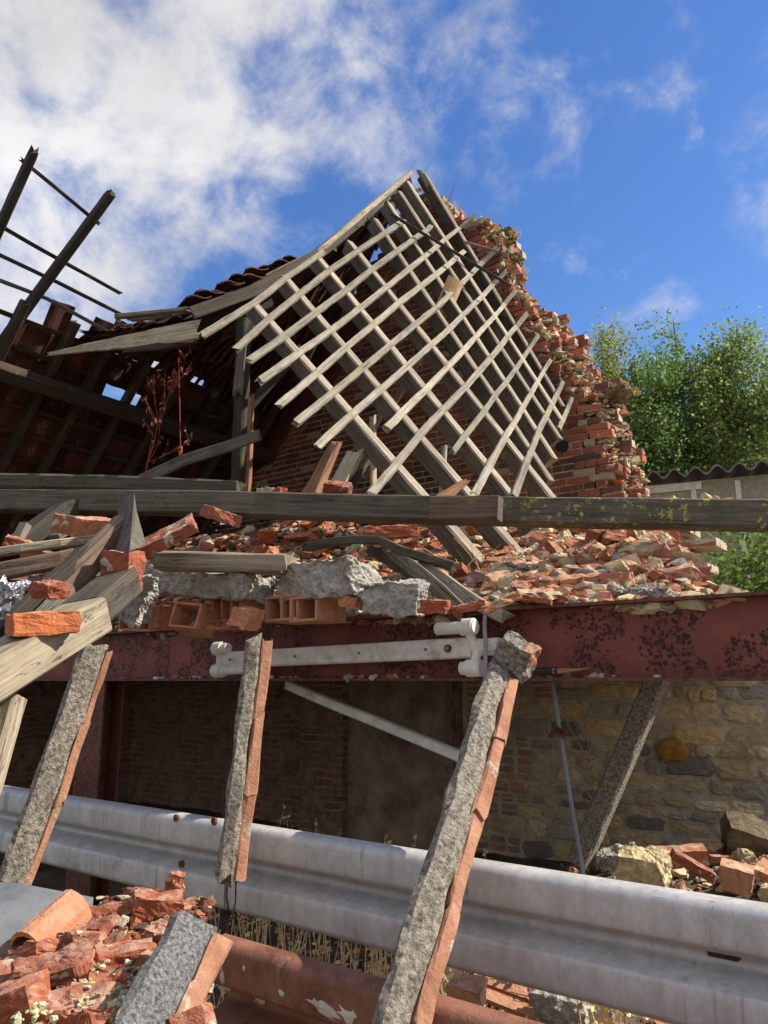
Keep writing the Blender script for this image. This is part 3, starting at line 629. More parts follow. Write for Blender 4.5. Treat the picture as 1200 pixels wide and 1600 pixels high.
# ------------------------------------------------------------------ old lamp fitting on the beam
lf = thing('tube_lamp_fitting', 'old white twin tube lamp fitting with its tubes gone, fixed to the red beam', 'lamp fitting')
YF = 2.86
la, lb = at(352, 1032, YF), at(742, 1012, YF)
ldir = (lb-la).normalized(); lu = V(0, 0, 1); lu = (lu-ldir*lu.dot(ldir)).normalized()
v, f, lc_ = timber([la, lb], .075, .085, wob=.0004, edge=.1, seg=.4); mk('lamp_body', v, f, 'white', lf, lc_)
for t in (.06, .36, .62, .86, .93):
    p = la.lerp(lb, t)+V(0, -.038, .0); v, f = tube([p, p+V(0, -.009, 0)], .017, 14); mk('screw_ring', v, f, 'plastic' if t != .93 else 'rust', lf, smooth=False)
    v, f = tube([p+V(0, -.009, 0), p+V(0, -.016, 0)], .008, 8); mk('screw', v, f, 'zinc', lf)
def holder(base, sgn, up, ln, nm='tube_holder'):
    c = base+lu*up; a = c+ldir*sgn*.015; b = c-ldir*sgn*ln
    h_ = []
    h_.append(tube([a, a-ldir*sgn*.06], .036, 20)); h_.append(tube([a+ldir*sgn*.006, a], .030, 20)); h_.append(tube([a-ldir*sgn*.06, b], .027, 18))
    h_.append(tube([c-ldir*sgn*.02, base+V(0, .02, 0)], .02, 10)); v, f = join(h_); o = mk(nm, v, f, 'plastic', lf); 
    return o
rb_ = lb+ldir*.03; lb_ = la-ldir*.02
holder(rb_+V(0, -.04, 0)-ldir*.02, 1, .085, .17); holder(rb_+V(0, -.04, 0)-ldir*.0, 1, -.085, .075)
holder(lb_+V(0, -.04, 0), -1, .062, .085); holder(lb_+V(0, -.04, 0), -1, -.055, .07)
v, f = tube([lb_+V(0, -.04, 0)-lu*.055+ldir*.04, lb_+V(0, -.04, 0)-lu*.055+ldir*.33], .022, 18); mk('broken_tube', v, f, 'plastic', lf)
v, f, _ = timber([lb+ldir*.0, lb+ldir*.12], .07, .07, wob=0, edge=.3, seg=.2); mk('end_cap', v, f, 'white', lf)
# grey cable over the beam
cp = PX((775, 938, 3.0), (764, 942, 2.90), (759, 950, 2.872), (757, 975, 2.865), (759, 1010, 2.79), (758, 1045, 2.80), (757, 1100, 2.78), (752, 1140, 2.76))
v, f = tube(cp, .009, 8); tag(mk('grey_cable', v, f, 'cable', smooth=True), 'grey electric cable hooked over the red beam beside the lamp fitting', 'cable')
v, f = tube([at(770, 1055, 2.84)+V(0, 0, 0), at(822, 1052, 2.86), at(850, 1049, 2.88), at(872, 1049, 2.88)], .016, 10); t_ = tag(mk('black_hose', v, f, 'black'), 'short black hose end lying on the bottom flange of the red beam', 'hose')
T('wood_splinter', 'fresh', PX((868, 1049, 2.88), (915, 1046, 2.90)), .03, .022, None, 'small orange wood splinter lying on the beam flange past the black hose', 'splinter', jag=(.01, .03), taper=(1, .4))

# ------------------------------------------------------------------ fallen roof lattice
lat = thing('roof_lattice', 'fallen lattice of weathered rafters and battens leaning on the gable wall', 'roof frame')
TT = [(400, 478), (448, 437), (499, 405), (549, 382), (590, 348), (610, 322), (627, 304), (638, 290), (664, 272)]
BB = [(800, 930), (838, 895), (838, 822), (867, 783), (861, 752), (867, 717), (875, 686), (876, 660), (880, 636)]
vk = [3.62, 4.0, 4.42, 4.82, 5.22, 5.62, 6.0, 6.35, 6.72]
ra = [at(*p, v) for p, v in zip(TT, vk)]; rbm = [at(*p, v) for p, v in zip(BB, vk)]
RW = [.065, .065, .065, .065, .06, .06, .055, .05, .07]
lnorm = []
for k in range(9):
    k0, k1 = max(0, k-1), min(8, k+1); b_ = (ra[k1]+rbm[k1]-ra[k0]-rbm[k0]); q = (rbm[k]-ra[k]).cross(b_).normalized(); lnorm.append(q if q.z > 0 else -q)
for k in range(9):
    d = (rbm[k]-ra[k]).normalized(); nrm = lnorm[k]
    a = ra[k] - d*.04 - nrm*.05; b = rbm[k] - nrm*.05
    if k == 8: a = ra[k]-nrm*.05; 
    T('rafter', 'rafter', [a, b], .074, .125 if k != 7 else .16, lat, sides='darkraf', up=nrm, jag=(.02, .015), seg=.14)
BAT = [[(315, 527), (389, 482), (448, 435), (503, 398)], [(367, 548), (384, 528), (520, 420), (630, 347)], [(388, 568), (500, 486), (580, 425), (672, 357)],
       [(406, 599), (500, 530), (600, 455), (683, 387), (740, 339)], [(434, 637), (520, 562), (600, 494), (729, 392)], [(461, 664), (560, 582), (684, 480), (776, 390)],
       [(495, 702), (600, 605), (700, 517), (790, 426)], [(601, 674), (700, 574), (770, 498), (805, 456)], [(577, 776), (655, 682), (746, 584), (822, 493)],
       [(705, 711), (790, 596), (839, 527)], [(738, 775), (790, 680), (859, 563)], [(801, 777), (840, 674), (877, 600)], [(871, 673), (891, 624)]]
def ray_line(px, py, a, b):
    """nearest point on line a-b to the view ray"""
    r = ray(px, py).normalized(); o = V(0, 0, E); u = b-a; w0 = o-a; A = 1; B = r.dot(u); Cc = u.dot(u); D = r.dot(w0); Ee = u.dot(w0); den = A*Cc-B*B; return a+u*((A*Ee-B*D)/den), (A*Ee-B*D)/den
def seg_x(p, q, a, b):
    x1, y1, x2, y2 = *p, *q; x3, y3, x4, y4 = *a, *b; d = (x1-x2)*(y3-y4)-(y1-y2)*(x3-x4)
    if abs(d) < 1e-6: return None
    t = ((x1-x3)*(y3-y4)-(y1-y3)*(x3-x4))/d; u = ((x1-x3)*(y1-y2)-(y1-y3)*(x1-x2))/d
    return (x1+t*(x2-x1), y1+t*(y2-y1)) if 0 <= t <= 1 and -.12 <= u <= 1.06 else None
for bi, bt in enumerate(BAT):
    pts = []; pp = []
    for p, q in zip(bt, bt[1:]):
        for k in range(9):
            x = seg_x(p, q, TT[k], BB[k])
            if x: w, _ = ray_line(*x, ra[k], rbm[k]); pts.append(w); pp.append(x)
    if len(pts) < 2:
        k = 8; w, _ = ray_line(880, 648, ra[8], rbm[8]); pts = [at(*bt[0], 6.6), at(*bt[1], 6.8)]; pp = None
    if pp:
        z = sorted(zip([a[0] for a in pp], range(len(pp)))); pts = [pts[i] for _, i in z]; pp = [pp[i] for _, i in z]
        def extrap(target, i0, i1):
            a, b = pts[i0], pts[i1]; den = pp[i1][0]-pp[i0][0]; v0 = a.y+(b.y-a.y)*(target[0]-pp[i0][0])/den; return at(*target, min(6.85, max(3.1, v0)))
        s0 = extrap(bt[0], 0, 1); s1 = extrap(bt[-1], len(pts)-2, len(pts)-1); pts = [s0]+[p for p in pts if (p-s0).length > .12 and (p-s1).length > .12]+[s1]
    up = lnorm[min(8, max(0, int((sum(p.y for p in pts)/len(pts)-3.6)/.4)))]; pts = [p+up*.014+V(0, 0, rb.uniform(-.006, .008)) for p in pts]
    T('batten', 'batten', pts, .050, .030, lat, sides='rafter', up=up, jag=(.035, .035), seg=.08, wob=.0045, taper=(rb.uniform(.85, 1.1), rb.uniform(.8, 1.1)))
T('dark_batten', 'dark', [at(612, 335, 5.4), at(628, 345, 5.5), at(795, 445, 6.3)], .035, .03, lat, up=(.7, 0, .7), jag=(.02, .05), label='dark loose batten across the top of the lattice')
T('batten', 'grey', PX((725, 378, 6.3), (778, 393, 6.6)), .035, .028, lat, up=(.7, 0, .7), jag=(.01, .01))
T('dark_batten', 'dark', PX((655, 268, 6.6), (672, 300, 6.7)), .02, .05, lat, jag=(.03, .01))
# upright stubs caught in the lattice
T('batten', 'pale', PX((583, 651, 4.6), (584, 778, 4.5)), .035, .05, lat, up=(0, -1, 0), jag=(.04, .01))
T('batten', 'batten', PX((694, 697, 4.9), (690, 775, 4.8)), .04, .04, lat, up=(0, -1, 0), jag=(.01, .01))
# pale boards behind the lattice standing in for sunlit patches
for a, b, v0, v1 in (((536, 470), (500, 580), 6.6, 6.2), ((600, 520), (470, 560), 6.3, 6.2)): pass
for (p, q, va, vb, w) in (((640, 285), (655, 330), 6.75, 6.75, .10), ((648, 545), (560, 690), 6.1, 5.6, .10), ((672, 540), (600, 660), 6.2, 5.9, .03), ((480, 720), (640, 540), 5.3, 6.2, .02)):
    pass
back = [((655, 560), (610, 640)), ((598, 640), (545, 745)), ((555, 440), (535, 500)), ((500, 520), (470, 585))]
for i, (p, q) in enumerate(back):
    T('sunlit_patch_board', 'pale', [at(*p, 6.55), at(*q, 6.15 if i < 2 else 6.4)], .15, .025, lat, up=(-.3, -1, .5), jag=(.03, .03))
for p, q, v_ in (((520, 730), (500, 772), 4.4), ((566, 690), (530, 760), 4.5)): pass
# a single pale clay tile still hanging on the battens
tl = at(702, 479, 5.75)
tv = []; tf = []
for i in range(7):
    for j in range(7):
        x = (i/6-.5)*.21; y = (j/6-.5)*.30; z = .014*math.cos(i/6*6.28)+(.018 if i in (0, 6) else 0)+(.012 if j == 0 else 0); tv.append((x, y, z))
for i in range(6):
    for j in range(6): a = i*7+j; tf.append((a, a+7, a+8, a+1))
nv = len(tv); tv += [(x, y, z-.014) for x, y, z in tv]; tf += [tuple(q+nv for q in f[::-1]) for f in tf]
for i in range(6):
    tf += [(i*7+7, i*7, i*7+nv, i*7+7+nv), (i*7+6, i*7+13, i*7+13+nv, i*7+6+nv), (i, i+1, i+1+nv, i+nv), (42+i+1, 42+i, 42+i+nv, 42+i+1+nv)]
tile = mk('hanging_tile', tv, tf, plain('lichened_tile', (.50, .27, .15), (.68, .45, .27), 14), loc=tl+V(.05, -.05, .06)); tag(tile, 'single pale orange roof tile still hanging on the battens of the lattice', 'roof tile')
dd = (rbm[5]-ra[5]).normalized(); bb = V(-.15, .93, .25).normalized(); nn = dd.cross(bb).normalized(); nn = nn if nn.z > 0 else -nn; bb = nn.cross(dd)
tile.rotation_euler = Matrix((( -bb.x, -dd.x, nn.x), (-bb.y, -dd.y, nn.y), (-bb.z, -dd.z, nn.z))).to_euler()
tl_s = tile.scale; tile.scale = (1.15, 1.1, 1)

# ------------------------------------------------------------------ left roof slope (z = 6 + 1.1(x+4.4))
roof = thing('tiled_roof', 'half-collapsed tiled roof seen from beneath, dark rafters and battens under clay tiles', 'roof')
du = V(1, 0, 1.1).normalized(); dn = V(-1.1, 0, 1).normalized()           # up the slope / outward
def RP(y, s, n=0.): # point on the left slope: s metres up from x=-9.6
    b = V(-9.6, y, E+6+1.1*(-9.6+4.4)); return b+du*s+dn*n
S_TOP = (3.55-(6+1.1*(-5.2)))/1.1*math.sqrt(1+1.21)
for y in [2.2, 2.75, 3.28, 3.8, 4.22, 4.7, 5.18, 5.7, 6.2, 6.65]:
    T('rafter', 'roofwood', [RP(y, -.2, -.06), RP(y, S_TOP+rb.uniform(-.1, .15), -.06)], .075, .11, roof, up=dn, jag=(0, .03))
s = .1
while s < S_TOP:
    T('batten', 'roofwood', [RP(2.0, s, .012), RP(6.85, s, .012)], .045, .028, roof, up=dn, seg=.25); s += .29
sP = (3.03-(6+1.1*(-5.2)))/1.1*math.sqrt(1+1.21)
T('purlin', 'roofwood', [RP(1.9, sP-.05, -.20), RP(6.85, sP-.05, -.20)], .16, .17, roof, up=dn, seg=.3)
# tiles
def tile_pts(): 
    v = []; f = []; n = 6
    for i in range(n+1):
        for j in range(2): v.append(((i/n-.5)*.235, (j-.5)*.345, .016*math.sin(i/n*6.28)+(.022 if j else 0)))
    for i in range(n): a = i*2; f.append((a, a+2, a+3, a+1))
    k = len(v); v += [(x, y, z-.013) for x, y, z in v]; f += [tuple(q+k for q in r_[::-1]) for r_ in f]
    f += [(0, 1, 1+k, k), (2*n+1, 2*n, 2*n+k, 2*n+1+k)]; f += [(i*2+2, i*2, i*2+k, i*2+2+k) for i in range(n)]+[(i*2+1, i*2+3, i*2+3+k, i*2+1+k) for i in range(n)]
    return v, f
TV, TF = tile_pts()
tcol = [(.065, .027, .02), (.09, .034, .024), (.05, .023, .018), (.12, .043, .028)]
def tiles(name, spots, parent, tilt=.04):
    V_ = []; F_ = []; C_ = []; r = random.Random(4)
    for c, ax, ay, an in spots:
        b = len(V_); k = r.uniform(-.08, .08); an = (an+ax*r.uniform(-tilt, tilt)+ay*r.uniform(-tilt, tilt)).normalized(); a2 = (ax+ay*k).normalized(); y2 = an.cross(a2)
        for x, y, z in TV: V_.append(c+a2*x+y2*y+an*(z+r.uniform(-.001, .001)))
        F_ += [tuple(i+b for i in q) for q in TF]; C_ += [r.choice(tcol)]*len(TF)
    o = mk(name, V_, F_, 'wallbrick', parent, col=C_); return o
hole = [onroof(184, 640), onroof(165, 628), onroof(205, 650)]
sp = []; row = 0; s = .05; rt = random.Random(8)
while s < S_TOP+.25:
    y = 2.0
    while y < 6.8:
        c = RP(y+.11, s+.17, .048)
        lim = S_TOP - .28 + (.12 if (int(y*4) % 3) else -.15) - (.1 if y < 3.4 else 0)
        if not (s+.1 > lim or (hole[0]-c).length < .20 or (rt.random() < .004)): sp.append((c, V(0, 1, 0), -du, dn))
        y += .225
    s += .29; row += 1
sp = [(c+n_*(.0), V(0, 1, 0), du, (V(0, 1, 0).cross(du)) ) for c, a, b, n_ in sp]
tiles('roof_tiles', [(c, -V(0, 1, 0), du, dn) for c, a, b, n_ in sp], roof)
# loose rafters and battens sticking up over the roof edge
for (p, q, w) in (((48, 238), (-40, 430), .075), ((166, 304), (-10, 545), .085)):
    T('rafter', 'dark', [onroof(*q)-dn*.06, onroof(*p)-dn*.06], w, .09, roof, up=dn, jag=(0, .09), taper=(1, .9))
for l in (((34, 250), (50, 263), (155, 350)), ((-30, 335), (60, 388), (188, 459)), ((-30, 385), (90, 442), (206, 500)), ((-30, 428), (70, 466), (190, 530))):
    T('batten', 'dark' if l[0][1] < 400 else 'grey', [onroof(*p)+dn*.01 for p in l], .035, .026, roof, up=dn, jag=(.02, .04))
# sagging upper band between the slope and the fallen ridge
RPX = [(200, 497, 3.2), (300, 484, 3.55), (390, 452, 4.0), (490, 398, 4.6), (560, 342, 5.3), (612, 296, 6.1), (640, 272, 6.75)]
ridge = [at(*p) for p in RPX]
def ridge_at(y):
    for a, b in zip(ridge, ridge[1:]):
        if y <= b.y: t = max(0, (y-a.y)/(b.y-a.y)); return a.lerp(b, t)
    return ridge[-1]
low = lambda y: RP(y, S_TOP-.1, 0)
sp = []
NC = 27
for i in range(NC):
    yr = 3.45+(6.8-3.45)*(i/(NC-1))**1.1; yl = 4.0+(6.8-4.0)*i/(NC-1); R0 = ridge_at(yr); L0 = low(yl)
    u = (R0-L0); n_r = int((u.length+.08)/.27); u.normalize(); t = (ridge_at(min(6.75, yr+.2))-ridge_at(max(3.3, yr-.1))).normalized(); nn_ = u.cross(t).normalized(); nn_ = nn_ if nn_.z > 0 else -nn_
    for k in range(n_r):
        if rt.random() < .03 and k > 1: continue
        c = L0+u*(k*.27+.02)+nn_*(-.06+.01*(i % 2)); sp.append((c, (t-u*t.dot(u)).normalized(), u, nn_))
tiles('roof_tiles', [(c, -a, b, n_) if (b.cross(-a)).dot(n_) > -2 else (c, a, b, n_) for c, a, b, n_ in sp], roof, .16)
# dark sheet added under the sagging tiles to block sky showing through
vv = []; ff = []
for i in range(31):
    R0 = ridge_at(3.4+3.4*i/30)-V(0, 0, .10); L0 = low(3.85+2.95*i/30)-V(0, 0, .06)
    for j in range(9):
        q = L0.lerp(R0, j/8)-V(0, 0, .12*math.sin(j/8*3.14)*.4+.03*noise.noise(V(i*.4, j*.7, 3))); vv += [q, q+V(0, 0, .018)]
for i in range(30):
    for j in range(8):
        if (i, j) == (17, 5): continue
        a = (i*9+j)*2; b = a+18; ff += [(a, a+2, b+2, b), (a+1, b+1, b+3, a+3)]
mk('dark_under_sheet', vv, ff, 'dark', roof, lc=[(q.y, q.x, q.z) for q in vv])
# tile ends showing over the ridge board
sp = []
for i, (px, py, v_) in enumerate([(312, 464, 4.0), (332, 457, 4.1), (352, 450, 4.2), (368, 440, 4.3), (392, 432, 4.45), (410, 424, 4.6), (432, 415, 4.7), (300, 470, 3.9), (446, 411, 4.8)]):
    c = at(px, py+7, v_+.05); sp.append((c, V(.25, 1, .35).normalized(), V(.95, -.2, .1).normalized(), V(-.2, -.25, .94).normalized()))
    if i % 2: sp.append((c+V(.05, .1, .04), V(.35, 1, .3).normalized(), V(.95, -.25, .1).normalized(), V(-.2, -.25, .94).normalized()))
tiles('ridge_tiles', sp, roof, .25)
T('ridge_board', 'dark', [p+V(0, 0, -.03) for p in ridge[1:]], .03, .10, roof, up=(0, 0, 1), jag=(.02, .02))
T('ridge_board', 'rafter', [at(420, 432, 4.35), at(500, 392, 4.68), at(565, 335, 5.3), at(642, 270, 6.7)], .05, .05, roof, jag=(.05, .02))
T('ridge_board', 'grey', PX((200, 500, 3.25), (262, 493, 3.4), (330, 478, 3.7), (430, 437, 4.3)), .05, .05, roof, jag=(.1, .03), taper=(.6, 1))
T('ridge_board', 'grey', PX((188, 494, 3.2), (290, 484, 3.45)), .05, .03, roof, jag=(.06, .06))
for (a, b) in (((500, 398), (455, 470)), ((548, 384), (500, 470)), ((590, 350), (540, 450)), ((615, 320), (590, 380))):
    y = 4.7+(a[0]-500)*.012; T('rafter', 'dark', [at(*a, y), at(b[0]-60, b[1], y)-V(.4, 0, .2)], .06, .09, roof, up=dn)
for y in (4.3, 4.9, 5.5, 6.1, 6.6):
    R0 = ridge_at(y); L0 = low(y); T('rafter', 'dark', [L0-V(0, 0, .06), R0-V(0, 0, .08)], .07, .1, roof, up=(0, 0, 1))
# splintered plank under the ridge
sp1 = thing('splintered_beam', 'long splintered pale beam hanging under the sagging ridge, lit on its side', 'beam')
T('beam_body', 'pale', PX((78, 553, 3.25), (150, 541, 3.22), (215, 532, 3.2), (262, 524, 3.2), (300, 518, 3.25)), .05, .15, sp1, up=(0, 0, 1), jag=(.10, .12), taper=(.2, 1.0), wob=.008)
T('beam_splinter', 'dark', PX((195, 548, 3.15), (262, 540, 3.2), (300, 530, 3.3)), .05, .07, sp1, jag=(.1, .05), taper=(.4, 1))
T('ridge_purlin', 'dark', PX((262, 512, 3.6), (420, 470, 4.4)), .12, .18, roof, up=(0, 0, 1))
# upright roof post
po = thing('roof_post', 'upright dark wooden post with a lit edge, holding the sagging ridge left of the lattice', 'post')
T('post_body', 'dark', PX((372, 775, 4.0), (378, 600, 4.0), (380, 500, 4.0)), .10, .10, po, up=(.3, -1, 0), jag=(0, 0))
T('post_lit_edge', 'fresh', PX((388, 770, 3.97), (392, 620, 3.97)), .035, .05, po, up=(.3, -1, 0), jag=(0, .05))  # lighter strip standing in for sunlight on the post's right edge
T('post_bracket', 'grey', PX((405, 480, 4.0), (378, 545, 3.92), (372, 610, 3.92)), .10, .02, po, up=(.1, -1, 0), jag=(.02, .06), taper=(.5, 1))
T('post_brace', 'dark', PX((385, 640, 4.05), (470, 545, 4.4)), .06, .08, po, up=(0, 0, 1), jag=(.02, .02))
# board leaning at its foot
T('leaning_board', 'grey', PX((218, 752, 3.4), (290, 718, 3.6), (350, 700, 3.75), (404, 680, 3.9)), .03, .085, None, 'grey plank rising from the wooden beam to the foot of the roof post', 'plank', up=(0, 0, 1), jag=(.02, .03))

# ------------------------------------------------------------------ long wooden beams across
wb = thing('wooden_beam', 'long weathered wooden beam with yellow lichen crossing the whole ruin', 'wooden beam')
pts = [atd(-420, 779, 5.3), atd(-60, 783, 4.75), atd(300, 787, 4.3), atd(640, 797, 4.0), atd(900, 802, 3.8), atd(1260, 807, 3.55), atd(1560, 811, 3.35)]
T('beam_body', 'beamwood', pts, .15, .135, wb, taper=(.88, 1), up=(0, 0, 1), wob=.005, seg=.12, edge=.06)
T('beam_block', 'brownwood', [atd(676, 796, 3.80), atd(782, 795, 3.66)], .09, .115, wb, up=(0, 0, 1), label='short squared block spiked to the front of the beam', edge=.05)
T('wooden_beam', 'beamwood2', [atd(-420, 742, 5.8), atd(-60, 752, 5.2), atd(160, 756, 5.0), atd(372, 766, 4.75)], .12, .10, None, 'mossy dark wooden beam lying behind and above the left half of the lichened beam', 'wooden beam', up=(0, 0, 1), wob=.005, jag=(0, .04))
# wedge of timber standing on the strut at left, with its strut
st = thing('propping_strut', 'brown wooden strut topped by a wedge-cut grey stub under the long beam', 'strut')
T('strut_body', 'brownwood', [atd(84, 925, 2.95), atd(150, 868, 3.1), atd(196, 820, 3.25)], .085, .10, st, up=(.2, -.6, 1))
w0 = atd(178, 862, 3.12); w1 = atd(216, 855, 3.0); w2 = atd(228, 850, 3.2); t0 = atd(186, 782, 3.35); t1 = atd(206, 770, 3.3); t2 = atd(212, 775, 3.42)
vv = [w0, w1, w2, t0, t1, t2, atd(196, 866, 3.05), atd(209, 768, 3.24)]
wv_ = [w0, atd(190, 864, 3.0), atd(202, 862, 2.98), w2+V(0, 0, 0), t0, atd(203, 772, 3.28), atd(210, 770, 3.26), atd(214, 800, 3.45), atd(185, 850, 3.4), atd(195, 780, 3.5)]
mk('wedge_stub', wv_, [(0, 1, 5, 4), (1, 2, 6, 5), (2, 3, 7, 6), (3, 8, 9, 7), (8, 0, 4, 9), (4, 5, 6, 7, 9), (3, 2, 1, 0, 8)], 'grey', st, lc=[(q.z*1.0, q.x, q.y) for q in wv_])

# ------------------------------------------------------------------ timbers and debris in the heap
def TD(name, m, pts, w, h, label, cat, **k): return T(name, m, [atd(*p) for p in pts], w, h, None, label, cat, **k)
TD('timber_offcut', 'pale', [(252, 877, 3.55), (340, 879, 3.5), (448, 882, 3.45)], .12, .085, 'short thick pale timber lying on the concrete edge, its near face lit', 'timber', up=(0, 0, 1), jag=(.01, .04), wob=.006)
TD('broken_board', 'dark', [(478, 856, 3.7), (530, 844, 3.65), (590, 842, 3.6), (640, 866, 3.5), (708, 884, 3.5)], .05, .04, 'bent dark board sagging over the tile shards under the long beam', 'board', jag=(.05, .05), wob=.008)
TD('broken_board', 'grey', [(612, 860, 3.6), (680, 915, 3.35), (715, 950, 3.25)], .02, .065, 'grey splintered board sliding down to the red beam beside the dry twigs', 'board', jag=(.05, .06), wob=.006)
TD('broken_board', 'batten', [(660, 880, 3.55), (740, 940, 3.3), (790, 965, 3.2)], .025, .055, 'thin pale slat lying under the lower end of the first rafter', 'slat', jag=(.05, .04))
TD('broken_board', 'dark', [(585, 862, 3.75), (650, 900, 3.5), (690, 922, 3.4)], .04, .05, 'dark charred stick just left of the splintered board', 'stick', jag=(.05, .04))
TD('rotten_log', 'fresh', [(485, 775, 4.35), (505, 735, 4.45), (524, 696, 4.55)], .11, .06, 'rotten orange-brown split log leaning up behind the long beam', 'split log', up=(0, -1, .2), jag=(.05, .06), taper=(1, .6), wob=.012)
TD('broken_board', 'pale', [(518, 775, 4.6), (552, 712, 4.8)], .13, .02, 'pale wide board end leaning right of the rotten log', 'board', up=(0, -1, .2), jag=(.02, .05))
TD('broken_board', 'dark', [(540, 775, 4.65), (585, 700, 5.0)], .05, .03, 'dark green-edged slat leaning next to the pale wide board', 'slat', up=(0, -1, .2), jag=(.02, .05))
TD('wood_splinter', 'fresh', [(690, 780, 3.95), (728, 752, 4.05)], .08, .02, 'brown torn wood splinter standing on the long beam under the lattice', 'splinter', up=(0, -1, 0), jag=(.02, .05), taper=(1, .5))
TD('broken_board', 'pale', [(-20, 866, 3.3), (75, 852, 3.3), (155, 842, 3.4)], .05, .035, 'pale sunlit board on the left rubble, pointing at the wedge-cut stub', 'board', jag=(0, .02))
TD('broken_board', 'brownwood', [(-20, 897, 3.1), (80, 878, 3.15), (150, 862, 3.25)], .06, .07, 'brown square batten just below the pale sunlit board', 'board', jag=(0, .03))
TD('broken_board', 'dark', [(-20, 1010, 2.45), (60, 930, 2.75), (128, 868, 3.05)], .03, .06, 'thin dark plank rising from the bright brick to the strut', 'plank', jag=(0, .05))
TD('broken_board', 'grey', [(-20, 1035, 2.35), (60, 970, 2.6), (100, 925, 2.8)], .05, .05, 'grey lichened board end under the thin dark plank', 'board', jag=(0, .04))
TD('broken_board', 'grey', [(18, 862, 3.9), (40, 820, 4.0)], .06, .04, 'short grey slat standing in the dark rubble at the left end of the beams', 'slat', jag=(.01, .01))
TD('broken_board', 'dark', [(30, 850, 4.1), (95, 800, 4.4), (130, 790, 4.5)], .12, .10, 'dark square timber in shade below the left end of the lichened beam', 'timber')
TD('broken_board', 'grey', [(85, 840, 4.0), (130, 818, 4.2)], .07, .03, 'small greenish board in the shade below the lichened beam', 'board')
TD('broken_board', 'dark', [(850, 905, 4.0), (905, 912, 3.6)], .10, .03, 'weathered plank end among the pale rubble below the second rafter', 'plank', jag=(.02, .03))
# big timber from lower left
bt = thing('heavy_timber', 'heavy pale timber coming in from the lower left, a bright brick on top', 'timber')
T('timber_body', 'pale', [atd(-520, 1330, 1.3), atd(-130, 1120, 1.9), atd(60, 1010, 2.35), atd(135, 965, 2.65)], .165, .12, bt, up=(0, -.35, 1), wob=.006, edge=.06)
T('timber_inner_end', 'dark', [atd(128, 962, 2.66), atd(185, 915, 3.0)], .16, .11, bt, up=(0, -.35, 1), jag=(0, .05))
T('roof_spar', 'pale', [atd(-140, 1560, 1.75), atd(-22, 1240, 2.05), atd(22, 1090, 2.2)], .055, .06, None, 'pale lit spar end leaning at the far left edge under the heavy timber', 'spar', up=(.4, -1, 0))
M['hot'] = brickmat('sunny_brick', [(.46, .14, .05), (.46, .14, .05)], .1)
fragobj('whole_brick', 5, (.185, .11, .065), 'hot', atd(67, 974, 2.30), (.05, -.10, R_(75)), 'bright orange brick with chipped corner resting on the heavy timber', 'brick', cuts=1, keep=.9, sub=3, rough=.004)
fragobj('broken_brick', 15, (.12, .09, .05), 'brickf', atd(84, 946, 2.5)+V(0, 0, .05), (.2, .1, .4), 'small rounded brick piece just behind the bright orange brick', 'brick', cuts=3, sub=3)
# special bricks
FB = [(255, 842, 3.35, (.30, .15, .05), 'brick', (.5, -.5, .7), 'large slanted mossy brick slab to the right of the wedge-cut stub'),
      (192, 893, 3.05, (.12, .11, .16), 'brick', (.2, .1, .4), 'blackened brick chunk hanging under the wedge-cut stub'),
      (610, 832, 3.7, (.26, .12, .055), 'brickf', (.1, -.05, .75), 'largest flat orange brick directly below the middle of the long beam'),
      (528, 764, 4.15, (.14, .10, .07), 'brickf', (.5, .2, .5), 'orange broken brick perched on the long beam by the rotten log'),
      (436, 769, 4.2, (.07, .06, .04), 'brickf', (0, 0, 0), 'small rounded brick nub perched on the long beam'),
      (420, 768, 4.3, (.13, .06, .03), 'mortar', (0, .1, 0), 'pale yellow fragment perched on the long beam'),
      (118, 822, 3.7, (.19, .10, .09), 'brick', (.1, .2, .3), 'dark red brick below the mossy beam, left of the stub'),
      (62, 868, 3.5, (.15, .08, .05), 'brickf', (.1, .2, .3), 'pinkish brick wedged between two boards at the left'),
      (150, 826, 3.6, (.18, .12, .10), 'brick', (.3, .1, .6), 'rough red brick block touching the stub on its left'),
      (40, 915, 3.2, (.18, .14, .05), 'tile', (.3, .2, .6), 'dark brown ribbed tile in the shadow under the boards'),
      (345, 806, 4.1, (.20, .11, .06), 'brick', (.3, .2, 1.2), 'red brick tucked up against the long beam right of the mossy slab'),
      (30, 850, 3.6, (.13, .08, .05), 'brick', (.3, .2, 1.), 'small brick in the dark gap at the far left'),
      (680, 948, 3.05, (.11, .09, .05), 'brickf', (.1, .1, .3), 'orange brick bit on the beam flange next to the second concrete lump'),
      (830, 935, 3.1, (.16, .09, .02), 'flake', (.1, .2, .4), 'orange tile splinter on the beam flange near the first rafter foot'),
      (735, 948, 3.05, (.13, .08, .03), 'flake', (.1, -.2, .4), 'orange tile flake on the flange left of the grey cable'),
      (782, 942, 3.0, (.16, .05, .03), 'tilelit', (.1, -.4, .7), 'orange tile spike sticking up right of the grey cable'),
      (905, 905, 3.4, (.18, .10, .03), 'flake', (.3, -.1, .5), 'flat dark red tile piece sloping over the beam below the pale rubble')]
for i, (px, py, d, dims, m, rot, lb) in enumerate(FB):
    fragobj('brick_slab' if i == 0 else ('broken_brick' if 'brick' in lb else 'tile_piece' if 'tile' in lb else 'mortar_piece'), 200+i, dims, m, atd(px, py, d), rot, lb, 'brick' if 'brick' in lb else 'tile' if 'tile' in lb else 'mortar piece', cuts=2 if i else 1, keep=.8, sub=3, rough=.006)
